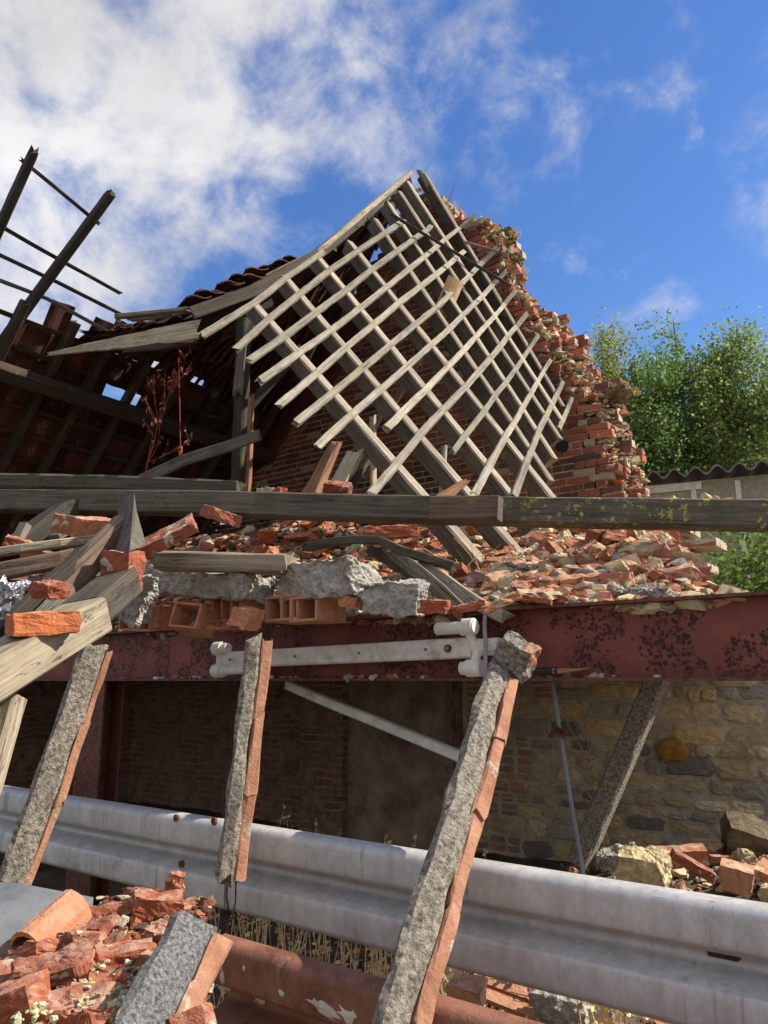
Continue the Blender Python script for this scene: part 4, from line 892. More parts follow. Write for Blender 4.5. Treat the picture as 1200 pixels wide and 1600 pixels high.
# the big orange brick reaches over nothing: concrete edge with hollow clay blocks
def lump(px, py, d, dims, seed, label, m='concrete', rot=(0, 0, 0), cuts=5, name='concrete_lump'):
    return fragobj(name, seed, dims, m, atd(px, py, d), rot, label, 'concrete lump', cuts=cuts, keep=.85, sub=5, rough=.015)
lump(330, 915, 3.75, (.70, .26, .11), 41, 'grey concrete slab edge above the hollow clay blocks', rot=(0, .12, .0), cuts=3)
lump(515, 910, 3.45, (.46, .24, .16), 42, 'longest pale concrete lump sitting on the red beam', rot=(0, .0, -.1), cuts=4)
lump(622, 935, 3.25, (.24, .16, .13), 43, 'rounded pale concrete lump left of the splintered board', rot=(.1, .1, .2), cuts=5)
lump(212, 935, 3.6, (.13, .12, .22), 44, 'narrow upright concrete chunk beside the blackened brick', rot=(.2, .3, .2), cuts=3)
lump(1003, 928, 3.1, (.20, .1, .04), 45, 'flat grey concrete sliver lying on the beam below the pale rubble', rot=(.1, 0, .1), cuts=3)
def hollow(px, py, d, w, h, dp, cells, rot, label):
    t = .011; bl = [(0, w, 0, dp, 0, t), (0, w, 0, dp, h-t, h)]
    for i in range(cells+1): x = (w-t)*i/cells; bl.append((x, x+t, .001, dp-.001, t*.9, h-t*.9))
    v, f, c = boxes([(*b, .0015, (1, 1, 1)) for b in bl]); o = mk('hollow_clay_block', v, f, 'tilelit', loc=atd(px, py, d)); o.rotation_euler = rot; return tag(o, label, 'hollow brick')
hollow(330, 972, 3.62, .21, .12, .22, 3, (.05, .03, -.05), 'hollow clay block with open cells left of the pale cube-cut one')
hollow(413, 972, 3.5, .20, .115, .22, 2, (.0, -.02, .04), 'hollow clay block with two square cells under the longest concrete lump')
hollow(185, 985, 3.95, .26, .12, .2, 3, (.1, .06, 0), 'shaded hollow clay block at the left end of the concrete edge')
hollow(262, 978, 3.55, .15, .12, .16, 1, (-.25, .1, .3), 'tilted pale clay block piece standing proud of the concrete edge')
hollow(452, 972, 3.4, .16, .11, .2, 1, (0, .0, 0), 'single-cell clay block piece beside a grey lump under the concrete')
fragobj('broken_brick', 77, (.14, .10, .09), 'tilelit', atd(382, 965, 3.42), (.1, .2, .3), 'pointed terracotta chunk between the hollow clay blocks', 'brick', cuts=3, sub=3)
fragobj('tile_shard', 78, (.34, .10, .02), 'flake', atd(350, 982, 3.5), (0, .03, .0), 'long flat terracotta shard lying along the beam flange below the hollow blocks', 'tile shard', cuts=2)
fragobj('broken_brick', 79, (.15, .10, .05), 'tilelit', atd(548, 938, 3.3), (.2, .3, .1), 'terracotta wedge stuck in the front of the longest concrete lump', 'brick', cuts=3, sub=3)
sp = []
for _ in range(420):
    px = rh.uniform(170, 900); k = at(px, 975-.066*(px-430)-rh.uniform(2, 14), 2.95+rh.uniform(-.03, .12)); sp.append((k, rh.uniform(.008, .032), rh.choice([ORA, (.5, .24, .14), RED, GREY, CREAM, (.3, .25, .2)])))
tag(chunks('rubble', sp, seed=77), 'crumbs of terracotta and concrete along the top flange of the red beam', 'rubble', kind='stuff')
for i, (px, py, d, s) in enumerate(((15, 925, 3.0, .10), (8, 968, 2.75, .09))):
    fragobj('crumpled_foil', 300+i, (s*1.4, s, s*.6), 'foil', atd(px, py, d), (0, 0, 0), ('crumpled silver foil scrap, the upper one at the left edge', 'crumpled silver foil scrap, the lower one beside the grey board end')[i], 'foil scrap', cuts=3, sub=4, rough=.03)

# ------------------------------------------------------------------ hanging joist pieces
def joist(name, p0, p1, w, dp, label, seed, clay_side=1, wr=.30, conc='aggpale', up=None, taper=(1, 1), ends=((0, 0), (0, 0))):
    """prestressed joist: concrete core in a terracotta shell"""
    t = thing(name, label, 'joist piece'); r = random.Random(seed); p0 = Vector(p0); p1 = Vector(p1)
    d = (p1-p0).normalized(); tocam = (V(0, 0, E)-(p0+p1)/2); tocam = (tocam-d*tocam.dot(d)).normalized(); side = d.cross(tocam).normalized()
    if side.dot(RT) < 0: side = -side
    cw = w*(1-wr); off = side*(-clay_side*w*wr*.5)
    T('concrete_core', conc, [p0+off, (p0+p1)/2+off*1.1+side*.003, p1+off], cw, dp, t, up=tocam, wob=.012, jag=(.035, .04), seg=.03, r=r, taper=taper, edge=.22)
    ys = [0, .33, .66, .86]; L = (p1-p0).length; nseg = max(2, int(L/.25)); 
    for i in range(nseg):
        a = p0.lerp(p1, i/nseg+.002)+side*clay_side*(w*(1-wr)*.5-.008+r.uniform(-.005, .003))-tocam*(.004+r.uniform(0, .006)); b = p0.lerp(p1, (i+1)/nseg-.003)+side*clay_side*(w*(1-wr)*.5-.008+r.uniform(-.005, .003))-tocam*.006
        T('clay_shell', 'clay', [a, b], w*wr+.01, dp*.97, t, up=tocam+side*.4*clay_side, wob=.006, jag=(.022, .022), seg=.04, r=r, taper=(r.uniform(.8, 1.05), r.uniform(.75, 1.05)))
    return t, p0, p1
joist('broken_joist', atd(406, 1005, 2.78), atd(362, 1368, 2.5), .092, .075, 'narrow joist piece hanging on wires in front of the rail, terracotta on its right', 1, 1, .40)
joist('broken_joist', atd(783, 1062, 2.62), atd(622, 1610, 1.66), .115, .10, 'longest concrete joist leaning across the guardrail, terracotta along its right edge', 2, 1, .30)
joist('broken_joist', atd(152, 1014, 3.15), atd(20, 1385, 2.75), .125, .08, 'grey joist leaning at the left between the red beam and the guardrail', 3, 1, .18)
T('concrete_bar', 'aggpale', PX((1032, 1050, 5.45), (903, 1350, 5.1)), .14, .10, None, 'pale speckled concrete bar leaning before the stone wall, right of the thin rod', 'concrete bar', up=(0, -1, .2), jag=(.0, .03), seg=.05, wob=.004)
fragobj('joist_chunk', 91, (.13, .09, .11), 'aggpale', atd(803, 1026, 2.66), (.3, .5, .2), 'broken joist chunk caught above the top of the longest leaning joist', 'concrete lump', cuts=2, keep=.75, sub=4, rough=.01)
o = bpy.data.objects[-1] if False else None
fragobj('clay_shell_piece', 92, (.04, .08, .085), 'clay', atd(824, 1030, 2.64), (.3, .5, .1), 'terracotta sliver on the right face of the chunk above the longest joist', 'tile piece', cuts=1, keep=.9)
# foreground piece
jt, a_, b_ = joist('broken_joist', atd(308, 1462, 1.62), atd(218, 1640, 1.34), .135, .085, 'dark speckled joist piece with a smooth terracotta side lying over the near bricks', 4, 1, .28, 'aggregate')
# wires
def wire(name, pts, r_, m, label, cat='wire'):
    v, f = tube(pts, r_, 6); return tag(mk(name, v, f, m), label, cat)
wr_ = thing('rebar_wires', 'pair of thin rusty wires holding the hanging narrow joist from the red beam', 'wire')
for a, b in ((408, 412), (416, 414)):
    v, f = tube(PX((a, 960, 2.88), (b, 1005, 2.72)), .0022, 5); mk('wire', v, f, 'rust', wr_)
wr2 = thing('rebar_wires', 'rusty wires dangling from the lower end of the hanging narrow joist', 'wire')
for l in ([(357, 1360, 2.5), (354, 1400, 2.5), (358, 1430, 2.7), (350, 1480, 2.4)], [(369, 1360, 2.5), (368, 1410, 2.5), (360, 1450, 2.6), (346, 1475, 2.3)]):
    v, f = tube([atd(*p) for p in l], .003, 5); mk('wire', v, f, 'rust', wr2)
wire('wire', [atd(352, 1255, 2.9), atd(346, 1290, 2.9), atd(350, 1340, 2.88), atd(345, 1370, 2.9)], .0025, 'rust', 'thin loop of wire hanging along the left side of the narrow joist')
rod = thing('thin_rod', 'thin grey metal rod with a wire knot hanging before the stone wall', 'rod')
v, f = tube(PX((863, 1064, 3.2), (876, 1150, 3.2), (890, 1240, 3.2), (911, 1362, 3.2), (950, 1560, 3.0), (962, 1610, 2.95)), .009, 8); mk('rod_body', v, f, 'zinc', rod)
v, f = join([tube(PX((858, 1150, 3.17), (885, 1144, 3.17)), .010, 6), tube(PX((872, 1140, 3.2), (880, 1150, 3.15)), .014, 6)]); mk('wire_knot', v, f, 'rust', rod)
T('white_pipe', 'white', PX((450, 1070, 3.3), (500, 1092, 3.3), (600, 1132, 3.3), (730, 1186, 3.3)), .05, .05, None, 'white sloping square pipe under the red beam, ending at the longest joist', 'pipe', seg=.3, wob=.001)  # bright white stands in for sunlight on the pipe

# ------------------------------------------------------------------ guardrails
def wprof(y, zt, H=.292, D=.083, t=.0035, n=6):
    pts = []                                       # y decreases towards the camera
    key = [(.028, .0), (.062, -.004), (.080, -.018), (.084, -.035), (.083, -.095), (.072, -.112), (.030, -.132), (.006, -.142), (0, -.155), (.006, -.168), (.030, -.178), (.072, -.197), (.083, -.212), (.084, -.272), (.080, -.292), (.060, -.306), (.034, -.31)]
    P = [V(a*D/.083, b*H/.31, 0) for a, b in key]; out = []
    for i in range(len(P)-1):                      # Catmull-Rom
        p0, p1, p2, p3 = P[max(i-1, 0)], P[i], P[i+1], P[min(i+2, len(P)-1)]
        for k in range(4):
            s_ = k/4; out.append(.5*((2*p1)+(p2-p0)*s_+(2*p0-5*p1+4*p2-p3)*s_*s_+(3*p1-p0-3*p2+p3)*s_**3))
    out.append(P[-1]); f_ = [(y-p.x, zt+p.y) for p in out]; b_ = [(y-p.x+t, zt+p.y) for p in out]; return f_+b_[::-1]
GY = 2.075; GZ = E-.495
gr = thing('guardrail', 'long grey galvanised steel guardrail crossing below the red beam', 'guardrail')
xs_ = at(352, 1300, 2.0).x
v, f = sweepx(wprof(GY, GZ), xs_-.02, 1.4, 40, wav=.008); o = mk('rail_section', v, f, 'galv', gr, smooth=True)
v, f = sweepx(wprof(GY-.007, GZ+.002), -6.2, xs_+.02, 40, wav=.008); mk('rail_section', v, f, 'galv', gr, smooth=True)
for o in gr.children:
    md = o.modifiers.new('es', 'EDGE_SPLIT'); md.split_angle = R_(50)
for px, py in ((335, 1283), (342, 1364), (284, 1350), (276, 1278)):
    p = at(px, py, GY-.083); v, f = tube([p+V(0, .004, 0), p+V(0, -.006, 0)], .013, 12); mk('bolt', v, f, 'rust', gr)
p = at(1132, 1490, GY-.012); q = V(.045, 0, 0); v = []
sl_v = []
for i in range(16):
    a = 6.2832*i/16; sl_v.append((p.x+(.028 if math.cos(a) > 0 else -.028)+math.cos(a)*.009, p.y-.012, p.z+math.sin(a)*.009))
sl_v += [(x, y+.02, z) for x, y, z in sl_v]
mk('slot', sl_v, [tuple(range(16))]+[(i, (i+1) % 16, 16+(i+1) % 16, 16+i) for i in range(16)], 'black', gr)
for px_ in (-5.2, 1.2):
    boxobj('rail_post', [(px_, px_+.1, GY+.01, GY+.11, -.2, GZ-.03, 0, (1, 1, 1))], 'galv', gr)
rr = thing('rusty_guardrail', 'brown rusty painted guardrail lying low in front with flaking white paint', 'guardrail')
v, f = sweepx(wprof(1.68, E-.705, .31, .083), -1.80, 1.2, 30, wav=.006); o = mk('rail_section', v, f, 'rustrail', rr, smooth=True); md = o.modifiers.new('es', 'EDGE_SPLIT'); md.split_angle = R_(50)
rp_ = random.Random(5); RY, RZ = 1.68, E-.705
def on_rust(px, py):                                # the point of the rusty rail's face behind a pixel
    best = None
    for i in range(200):
        d = 1.3+i*.01; q = atd(px, py, d)
        if best is None and q.y > RY-.083-.0: best = q
        if q.y > RY-.06: return q
    return best
for k, (px, py, L, h) in enumerate(((405, 1560, .05, .018), (440, 1550, .02, .012), (505, 1570, .10, .022), (545, 1582, .06, .03), (348, 1528, .014, .04), (382, 1510, .010, .01))):
    prof = wprof(RY, RZ)[:65]; c = None
    for yy, zz in prof:
        r_ = at(px, py, yy)
        if c is None or abs(r_.z-zz) < c[0]: c = (abs(r_.z-zz), yy, zz, r_.x)
    def surf_y(z): 
        return min(prof, key=lambda q: abs(q[1]-z)+(0 if abs(q[0]-c[1]) < .03 else .5))[0]
    n = 14; ring = [(L*math.cos(6.2832*i/n)*rp_.uniform(.4, 1.1)*.6, h*math.sin(6.2832*i/n)*rp_.uniform(.3, 1.2)*.7) for i in range(n)]
    v = [(c[3]+a, surf_y(c[2]+b-a*.25)-.0035, c[2]+b-a*.25) for a, b in ring]+[(c[3], surf_y(c[2])-.0065, c[2])]
    v += [(x, y+.003, z) for x, y, z in v[:n]]
    mk('paint_flake', v, [(i, (i+1) % n, n) for i in range(n)]+[(n+1+i, n+1+(i+1) % n, (i+1) % n, i) for i in range(n)], plain('flaked_white_paint', (.5, .46, .38), (.7, .66, .58), 20) if k == 0 else bpy.data.materials['flaked_white_paint'], rr)

# ------------------------------------------------------------------ near heap, lower left
def nz_(x, y):
    h = .93*math.exp(-(((x+2.05)/.85)**4+((y-.75)/.75)**4)); return h+.03*noise.noise(V(x*4, y*4, 3))
vv = []; ff = []; nx = 40
for j in range(nx+1):
    for i in range(nx+1): x = -3.6+i*.09; y = -.9+j*.068; vv.append((x, min(y, 1.7), max(-.02, nz_(x, y))))
for j in range(nx):
    for i in range(nx): a = j*(nx+1)+i; ff.append((a, a+1, a+nx+2, a+nx+1))
tag(mk('rubble', vv, ff, 'rubbledirt', smooth=True), 'low mound of crushed brick under the near bricks', 'rubble', kind='stuff')
NB = [(245, 1425, 1.92, (.15, .10, .10), 'squarish red brick chunk, the highest block of the near heap'), (205, 1470, 1.85, (.12, .09, .06), 'orange brick just below the squarish chunk'),
      (110, 1520, 1.62, (.13, .10, .09), 'upright red brick chunk at the centre of the near heap'), (195, 1500, 1.68, (.16, .08, .07), 'long orange brick leaning right of the upright chunk'),
      (60, 1530, 1.6, (.12, .09, .08), 'dull red brick left of the upright chunk'), (150, 1455, 1.85, (.17, .09, .05), 'sunlit orange brick below the curled roof tile'),
      (20, 1575, 1.45, (.14, .12, .09), 'orange brick at the lower left corner of the near heap'), (80, 1590, 1.45, (.13, .10, .08), 'red brick below the upright chunk'),
      (150, 1585, 1.48, (.15, .11, .08), 'broad red brick left of the dark speckled joist'), (175, 1545, 1.55, (.08, .07, .06), 'small pinkish brick bit at the joist'),
      (180, 1430, 1.95, (.18, .14, .05), 'wide brown brick slab at the back of the near heap'), (270, 1400, 2.05, (.055, .03, .15), 'thin red brick standing on end against the guardrail'),
      (285, 1425, 1.95, (.08, .07, .05), 'brown brick bit right of the squarish chunk'), (225, 1395, 2.1, (.16, .10, .02), 'curved red tile shard on top of the near heap'),
      (95, 1465, 1.8, (.13, .08, .04), 'flat brown brick under the curled roof tile'), (140, 1620, 1.38, (.15, .11, .08), 'red brick at the bottom middle of the near heap'), (255, 1460, 1.8, (.10, .06, .04), 'dark red brick below the squarish chunk'),
      (120, 1480, 1.72, (.10, .08, .06), 'brown brick chunk above the upright one'), (55, 1490, 1.7, (.12, .08, .05), 'dusty brick under the weathered plank end')]
rn = random.Random(33)
for i, (px, py, d, dims, lb) in enumerate(NB):
    fragobj('broken_brick' if 'tile' not in lb else 'tile_shard', 400+i, tuple(q*.80 for q in dims), 'brick' if i % 3 else 'brickf', atd(px, py, d), (rn.uniform(-.4, .4), rn.uniform(-.4, .4), rn.uniform(-.3, 1.2)) if i != 11 else (.1, .1, .5), lb, 'brick' if 'tile' not in lb else 'tile shard', cuts=2 if dims[2] > .03 else 1, keep=.72, sub=3, rough=.006)
for i in range(44):
    px = rn.uniform(0, 330) if i < 26 else rn.uniform(-420, 0); py = rn.uniform(1430 if px > 140 else 1520, 1620); bs = rn.uniform(.42, .72); d = 1.95-.0028*(py-1400)+.02
    n_ = put('broken_brick', 'brick', atd(px, py, d+.03), (rn.uniform(-.6, .6), rn.uniform(-.6, .6), rn.uniform(0, 6)), bs, ('tiny ' if bs < .52 else 'small ' if bs < .62 else 'larger ')+'red brick fragment in the near heap, '+('beyond its left edge' if px < 0 else 'by its left edge' if px < 90 else 'near the upright chunk' if px < 170 else 'below the squarish chunk' if px < 250 else 'by the speckled joist')+(', rear' if py < 1510 else ', front'), 'brick', 'small brick fragments in the near heap', rn)
sp = []
for cx, cy, n in ((130, 1545, 30), (190, 1570, 40), (60, 1570, 30), (240, 1530, 40), (150, 1500, 20), (25, 1590, 12), (270, 1480, 16), (210, 1520, 14)):
    for _ in range(n*2): px, py = rn.gauss(cx, 12), rn.gauss(cy, 16); sp.append((atd(px, py, 1.93-.0028*(py-1400)-.01+rn.uniform(-.02, .03)), rn.uniform(.004, .012), rn.choice([(.55, .50, .30), (.6, .56, .40), (.45, .44, .22)])))
for _ in range(2200):
    px = rn.uniform(-420, 330); py = rn.uniform(1400 if px > 150 else 1500, 1630); sp.append((atd(px, py, 1.97-.0028*(py-1400)+rn.uniform(0, .04)), rn.uniform(.006, .022), rn.choice([RED, ORA, (.2, .07, .04), (.12, .06, .04), (.5, .45, .3)])))
tag(chunks('rubble', sp, seed=88), 'yellowish mortar grit and brick crumbs between the near bricks', 'rubble', kind='stuff')
# curled tile and plank end
T('plank_end', 'brownwood', [atd(-20, 1508, 1.72), atd(60, 1480, 1.78), atd(112, 1447, 1.86)], .07, .035, None, 'weathered layered plank end poking out under the curled roof tile', 'plank', up=(.1, -.5, 1), jag=(0, .03), wob=.006)
cv = []; cf = []; a0 = atd(44, 1500, 1.74); a1 = atd(120, 1432, 1.88); ax = (a1-a0).normalized(); sd_ = ax.cross(V(0, 0, 1)).normalized(); un = sd_.cross(ax)
for i in range(8):
    for j in range(9): t = (j/8-.5)*2; cv.append(a0.lerp(a1, i/7)+sd_*math.sin(t*1.5)*.05+un*(.05*math.cos(t*1.7)+.02+.004*rn.random()))
for i in range(7):
    for j in range(8): a = i*9+j; cf.append((a, a+1, a+10, a+9))
nv = len(cv); cv += [q-un*.012-sd_*0 for q in cv]; cf += [tuple(q+nv for q in f[::-1]) for f in cf]+[(j+1, j, j+nv, j+1+nv) for j in range(8)]+[(63+j, 64+j, 64+j+nv, 63+j+nv) for j in range(8)]+[(i*9, i*9+9, i*9+9+nv, i*9+nv) for i in range(7)]+[(i*9+17, i*9+8, i*9+8+nv, i*9+17+nv) for i in range(7)]
tag(mk('curled_tile', cv, cf, 'flake'), 'curled orange roof tile with a pale rim on the near heap', 'roof tile')
zt = [atd(-60, 1375, 2.2), atd(30, 1380, 2.2), atd(146, 1402, 2.12), atd(110, 1450, 2.0), atd(30, 1520, 1.8), atd(-60, 1530, 1.75)]
v = zt+[q-V(0, 0, .05) for q in zt]; n = 6
tag(mk('zinc_sheet', v, [tuple(range(n))[::-1], tuple(range(n, 2*n))]+[(i, (i+1) % n, (i+1) % n+n, i+n) for i in range(n)], 'zinc'), 'dull blue-grey sheet metal panel behind the near heap', 'metal sheet')

# ------------------------------------------------------------------ lower right heap and things on the ground
rg = random.Random(44); cnt = 0
for i in range(120):
    zone = i % 3; x, y = (rg.gauss(-.9, .7), rg.gauss(5.6, .55)) if zone < 2 else (rg.uniform(-2.0, -.2), rg.uniform(2.5, 3.6))
    if y > 6.75 or x > 1.2: continue
    xz = ('left of the big cream lump' if x < -1.75 else 'beside the big cream lump' if x < -1.25 else 'beside the dark red block' if x < -.8 else 'left of the boulder' if x < -.2 else 'around the boulder'); yz = 'back row, ' if y > 6. else 'mid wall-foot heap, ' if y > 5.3 else 'front of wall-foot heap, '
    wh = yz+xz if zone < 2 else 'under the guardrail, '+('left of the ribbed clay block' if x < -1.4 else 'near the ribbed clay block' if x < -.9 else 'right of the ribbed clay block')
    key = rg.choices(['brick', 'brickc', 'flake', 'mortar'], (4, 2, 2, 2))[0]; nm = {'brick': 'broken_brick', 'brickc': 'broken_brick', 'flake': 'tile_shard', 'mortar': 'mortar_lump'}[key]
    if key.startswith('brick'): lb = 'broken brick '+wh; ct = 'brick'
    elif key == 'flake': lb = 'thin tile shard '+wh; ct = 'tile shard'
    else: lb = 'yellowish mortar lump '+wh; ct = 'mortar lump'
    gp = ('bricks ' if ct == 'brick' else ct+'s ')+('at the foot of the stone wall' if zone < 2 else 'on the ground under the guardrail')
    put(nm, key, V(x, y, gz(x, y)+rg.uniform(.01, .06)), (rg.uniform(-.6, .6), rg.uniform(-.6, .6), rg.uniform(0, 6)), rg.uniform(.6, 1.05), lb, ct, gp, rg)
sp = []
for _ in range(2600):
    x, y = (rg.gauss(-.9, .8), rg.gauss(5.6, .6)) if rg.random() < .5 else (rg.uniform(-3.4, .4), rg.uniform(2.4, 4.4)); s = rg.uniform(.008, .035)
    if y < 6.8: sp.append((V(x, y, gz(x, y)+s*.3), s, rg.choice([CREAM, (.5, .46, .26), ORA, RED, GREY, (.36, .3, .22)])))
tag(chunks('rubble', sp, seed=99), 'scattered brick and mortar chips over the ground below the beam', 'rubble', kind='stuff')
fragobj('boulder', 61, (.62, .55, .55), plain('boulder_stone', (.11, .085, .05), (.30, .24, .15), 9, bump=1., bd=.03), atd(1205, 1360, 5.1), (.2, .3, .3), 'large tan boulder leaning on the foot of the stone wall', 'boulder', cuts=4, sub=4, keep=.8, rough=.03)
fragobj('mortar_lump', 62, (.26, .22, .22), 'mortar', at(1005, 1362, 4.6), (.2, .1, .3), 'large yellow-white mortar lump on the heap by the stone wall, just above the rail', 'mortar lump', cuts=4, sub=4, keep=.8, rough=.02)
fragobj('concrete_lump', 63, (.24, .15, .10), 'concrete', at(965, 1340, 5.2), (.2, -.2, .3), 'grey lump at the foot of the dry shrub', 'concrete lump', cuts=4, sub=4, keep=.8, rough=.015)
fragobj('broken_brick', 64, (.28, .14, .09), 'brick', at(1065, 1338, 5.0), (.1, -.1, .5), 'dark red brick block on the heap by the stone wall', 'brick', cuts=1, keep=.9, sub=3)
fragobj('broken_brick', 65, (.24, .10, .05), 'brick', at(1082, 1352, 4.8), (.1, .5, .5), 'sloping red brick in front of the dark red block', 'brick', cuts=1, keep=.9, sub=3)
fragobj('broken_brick', 66, (.16, .14, .12), 'brickc', at(1150, 1370, 4.6), (.1, .2, .2), 'chunky pink brick beside the boulder', 'brick', cuts=2, keep=.8, sub=3)
# ribbed clay block under the rail
hb = thing('ribbed_clay_block', 'ribbed orange clay block on the ground under the guardrail', 'hollow brick')
c0 = atd(812, 1540, 2.62); bl = [(-.14, .14, -.10, .10, 0, .012, .002, (1, 1, 1))]+[(-.14, .14, -.10+i*.052, -.10+i*.052+.04, .0125, .022, .002, (1, 1, 1)) for i in range(4)]
v, f, c = boxes(bl); o = mk('block_face', v, f, 'tilelit', hb); hb.location = c0; hb.rotation_euler = (R_(38), R_(14), R_(20))
fragobj('concrete_lump', 67, (.16, .13, .12), 'concrete', atd(875, 1572, 2.45), (.2, .1, .3), 'grey concrete lump under the guardrail, right of the ribbed clay block', 'concrete lump', cuts=4, sub=4, keep=.8, rough=.015)
fragobj('concrete_lump', 68, (.16, .13, .12), 'concrete', atd(765, 1512, 2.9), (.2, .1, .3), 'whitish concrete lump under the guardrail, behind the ribbed clay block', 'concrete lump', cuts=4, sub=4, keep=.8, rough=.015)
fragobj('broken_brick', 69, (.10, .08, .07), 'tilelit', atd(730, 1552, 2.3), (.2, .1, .3), 'pale orange brick bit left of the ribbed clay block', 'brick', cuts=2, keep=.8, sub=3)

# ------------------------------------------------------------------ vegetation
def blades(name, spots, m, label, cat=None, kind='stuff', tufty=False):
    V_ = []; F_ = []; r = random.Random(6)
    for p, h, lean, n in spots:
        pts = []; q = Vector(p); d = V(r.uniform(-lean, lean), r.uniform(-lean, lean), 1).normalized()
        for i in range(6): pts.append(q.copy()); q = q+d*(h/5); d = (d+V(r.uniform(-.12, .12), r.uniform(-.12, .12), -.02)).normalized()
        v, f = tube(pts, .0030, 4, .0012); b = len(V_); V_ += v; F_ += [tuple(i+b for i in t) for t in f]
        for k in range(n):                          # seed heads and curled leaves
            c = pts[r.randrange(2, 6)].lerp(pts[5], r.random()*.7); a = V(r.uniform(-1, 1), r.uniform(-1, 1), r.uniform(-.6, 1)).normalized(); s_ = r.uniform(.008, .034); e = a.cross(V(.3, .7, .2)).normalized()*s_*.3
            b = len(V_); V_ += [c, c+a*s_*.5+e, c+a*s_, c+a*s_*.5-e]; F_.append((b, b+1, b+2, b+3))
    return tag(mk(name, V_, F_, m), label, cat, kind=kind)
rv = random.Random(9); sp = []
for _ in range(150):
    px = rv.choice((370, 430, 455, 510, 570, 600, 640, 700))+rv.gauss(0, 22); y = rv.uniform(2.25, 3.3); q = at(px, 1480, y); sp.append((V(q.x, y, gz(q.x, y)), rv.choice((.35, .5, .62, .78))*rv.uniform(.8, 1.1), .28, rv.choice((6, 16, 30))))
for _ in range(160):
    px = rv.uniform(700, 960); y = rv.uniform(2.4, 3.0); q = at(px, 1530, y); sp.append((V(q.x, y, gz(q.x, y)), rv.uniform(.2, .55), .4, rv.choice((6, 14))))
blades('dry_grass', sp, 'stalk', 'straw-coloured dry weeds growing between the two guardrails', 'grass')
def bush(name, base, H, m, n, seed, label, leafm=None, spread=.5, rad=.004, droop=False):
    r = random.Random(seed); t = thing(name, label, 'plant'); parts = []; lv = []; lf_ = []
    def grow(p, d, L, rd, lev):
        pts = [p]
        for i in range(5): d = (d+V(r.uniform(-.2, .2), r.uniform(-.2, .2), r.uniform(-.06, .1))).normalized(); p = p+d*L/5; pts.append(p)
        parts.append(tube(pts, rd, 5, rd*.5))
        if lev > 0:
            for _ in range(n if lev > 1 else 4): k = r.randrange(1, 6); q = pts[k]; grow(q, (d*.5+V(r.uniform(-1, 1), r.uniform(-1, 1), r.uniform(-.2, .9))*spread).normalized(), L*r.uniform(.25, .5), rd*.55, lev-1)
        if lev <= 1:
            for _ in range(3 if droop else 7):
                c = pts[r.randrange(1, 6)]; a = (V(r.uniform(-1, 1), r.uniform(-1, 1), -1.2 if droop else r.uniform(-1, 1))).normalized(); s_ = r.uniform(.5, 1)*(.055 if droop else .022); e = a.cross(V(r.uniform(-1, 1), r.uniform(-1, 1), .4)).normalized()*s_*.25; b = len(lv); lv.extend([c, c+a*s_*.5+e, c+a*s_, c+a*s_*.5-e]); lf_.append((b, b+1, b+2, b+3))
    grow(Vector(base), V(0, 0, 1), H, rad, 2); v, f = join(parts); mk('stem', v, f, m, t); mk('leaves', lv, lf_, leafm or m, t)
bush('dry_shrub', at(948, 1350, 6.3), 1.0, 'twig', 13, 3, 'dry brown twiggy shrub growing against the stone wall', spread=1.0, rad=.010)
bush('withered_plant', at(225, 752, 3.3), .72, 'redstem', 11, 5, 'withered dark red plant standing above the beams against the dark roof', 'redleaf', .5, .005, True)
bush('dry_shrub', at(1172, 1215, 6.85), .25, 'twig', 6, 8, 'small dry twigs on the stone wall above the boulder', spread=1.0, rad=.003)
hc = thing('pull_switch', 'thin red-brown cord with an orange end hanging under the sagging ridge', 'pull switch')
v, f = tube(PX((279, 560, 3.6), (281, 640, 3.6), (282, 700, 3.6)), .004, 6); mk('cord', v, f, 'redstem', hc); v, f = tube(PX((282, 698, 3.6), (283, 722, 3.6)), .016, 8); mk('cord_end', v, f, 'orange', hc)
sp = []
for _ in range(60): px = rv.uniform(690, 800); q = at(px, rv.uniform(900, 935), 3.6+rv.uniform(-.2, .3)); sp.append((q, rv.uniform(.1, .35), 1.5, 0))
blades('dry_twigs', sp, 'stalk', 'tangle of thin dry twigs on the heap under the first rafter', 'twigs')
sp = []
for (px, py, v_) in ((800, 366, 7.1), (770, 366, 7.1), (690, 318, 7.0), (965, 605, 7.2), (985, 612, 7.2), (812, 420, 7.2), (706, 325, 7.1), (940, 600, 7.2)):
    for _ in range(26): sp.append((at(px+rv.uniform(-14, 14), py+rv.uniform(0, 8), v_), rv.uniform(.04, .13), .8, 1))
blades('dry_grass', sp, 'stalk', 'dry grass rooted along the broken top of the gable wall', 'grass')
wire('dry_stalk', PX((698, 322, 7.0), (703, 308, 7.0), (712, 286, 7.0)), .004, 'redstem', 'single bare stalk standing on the gable top', 'stalk')

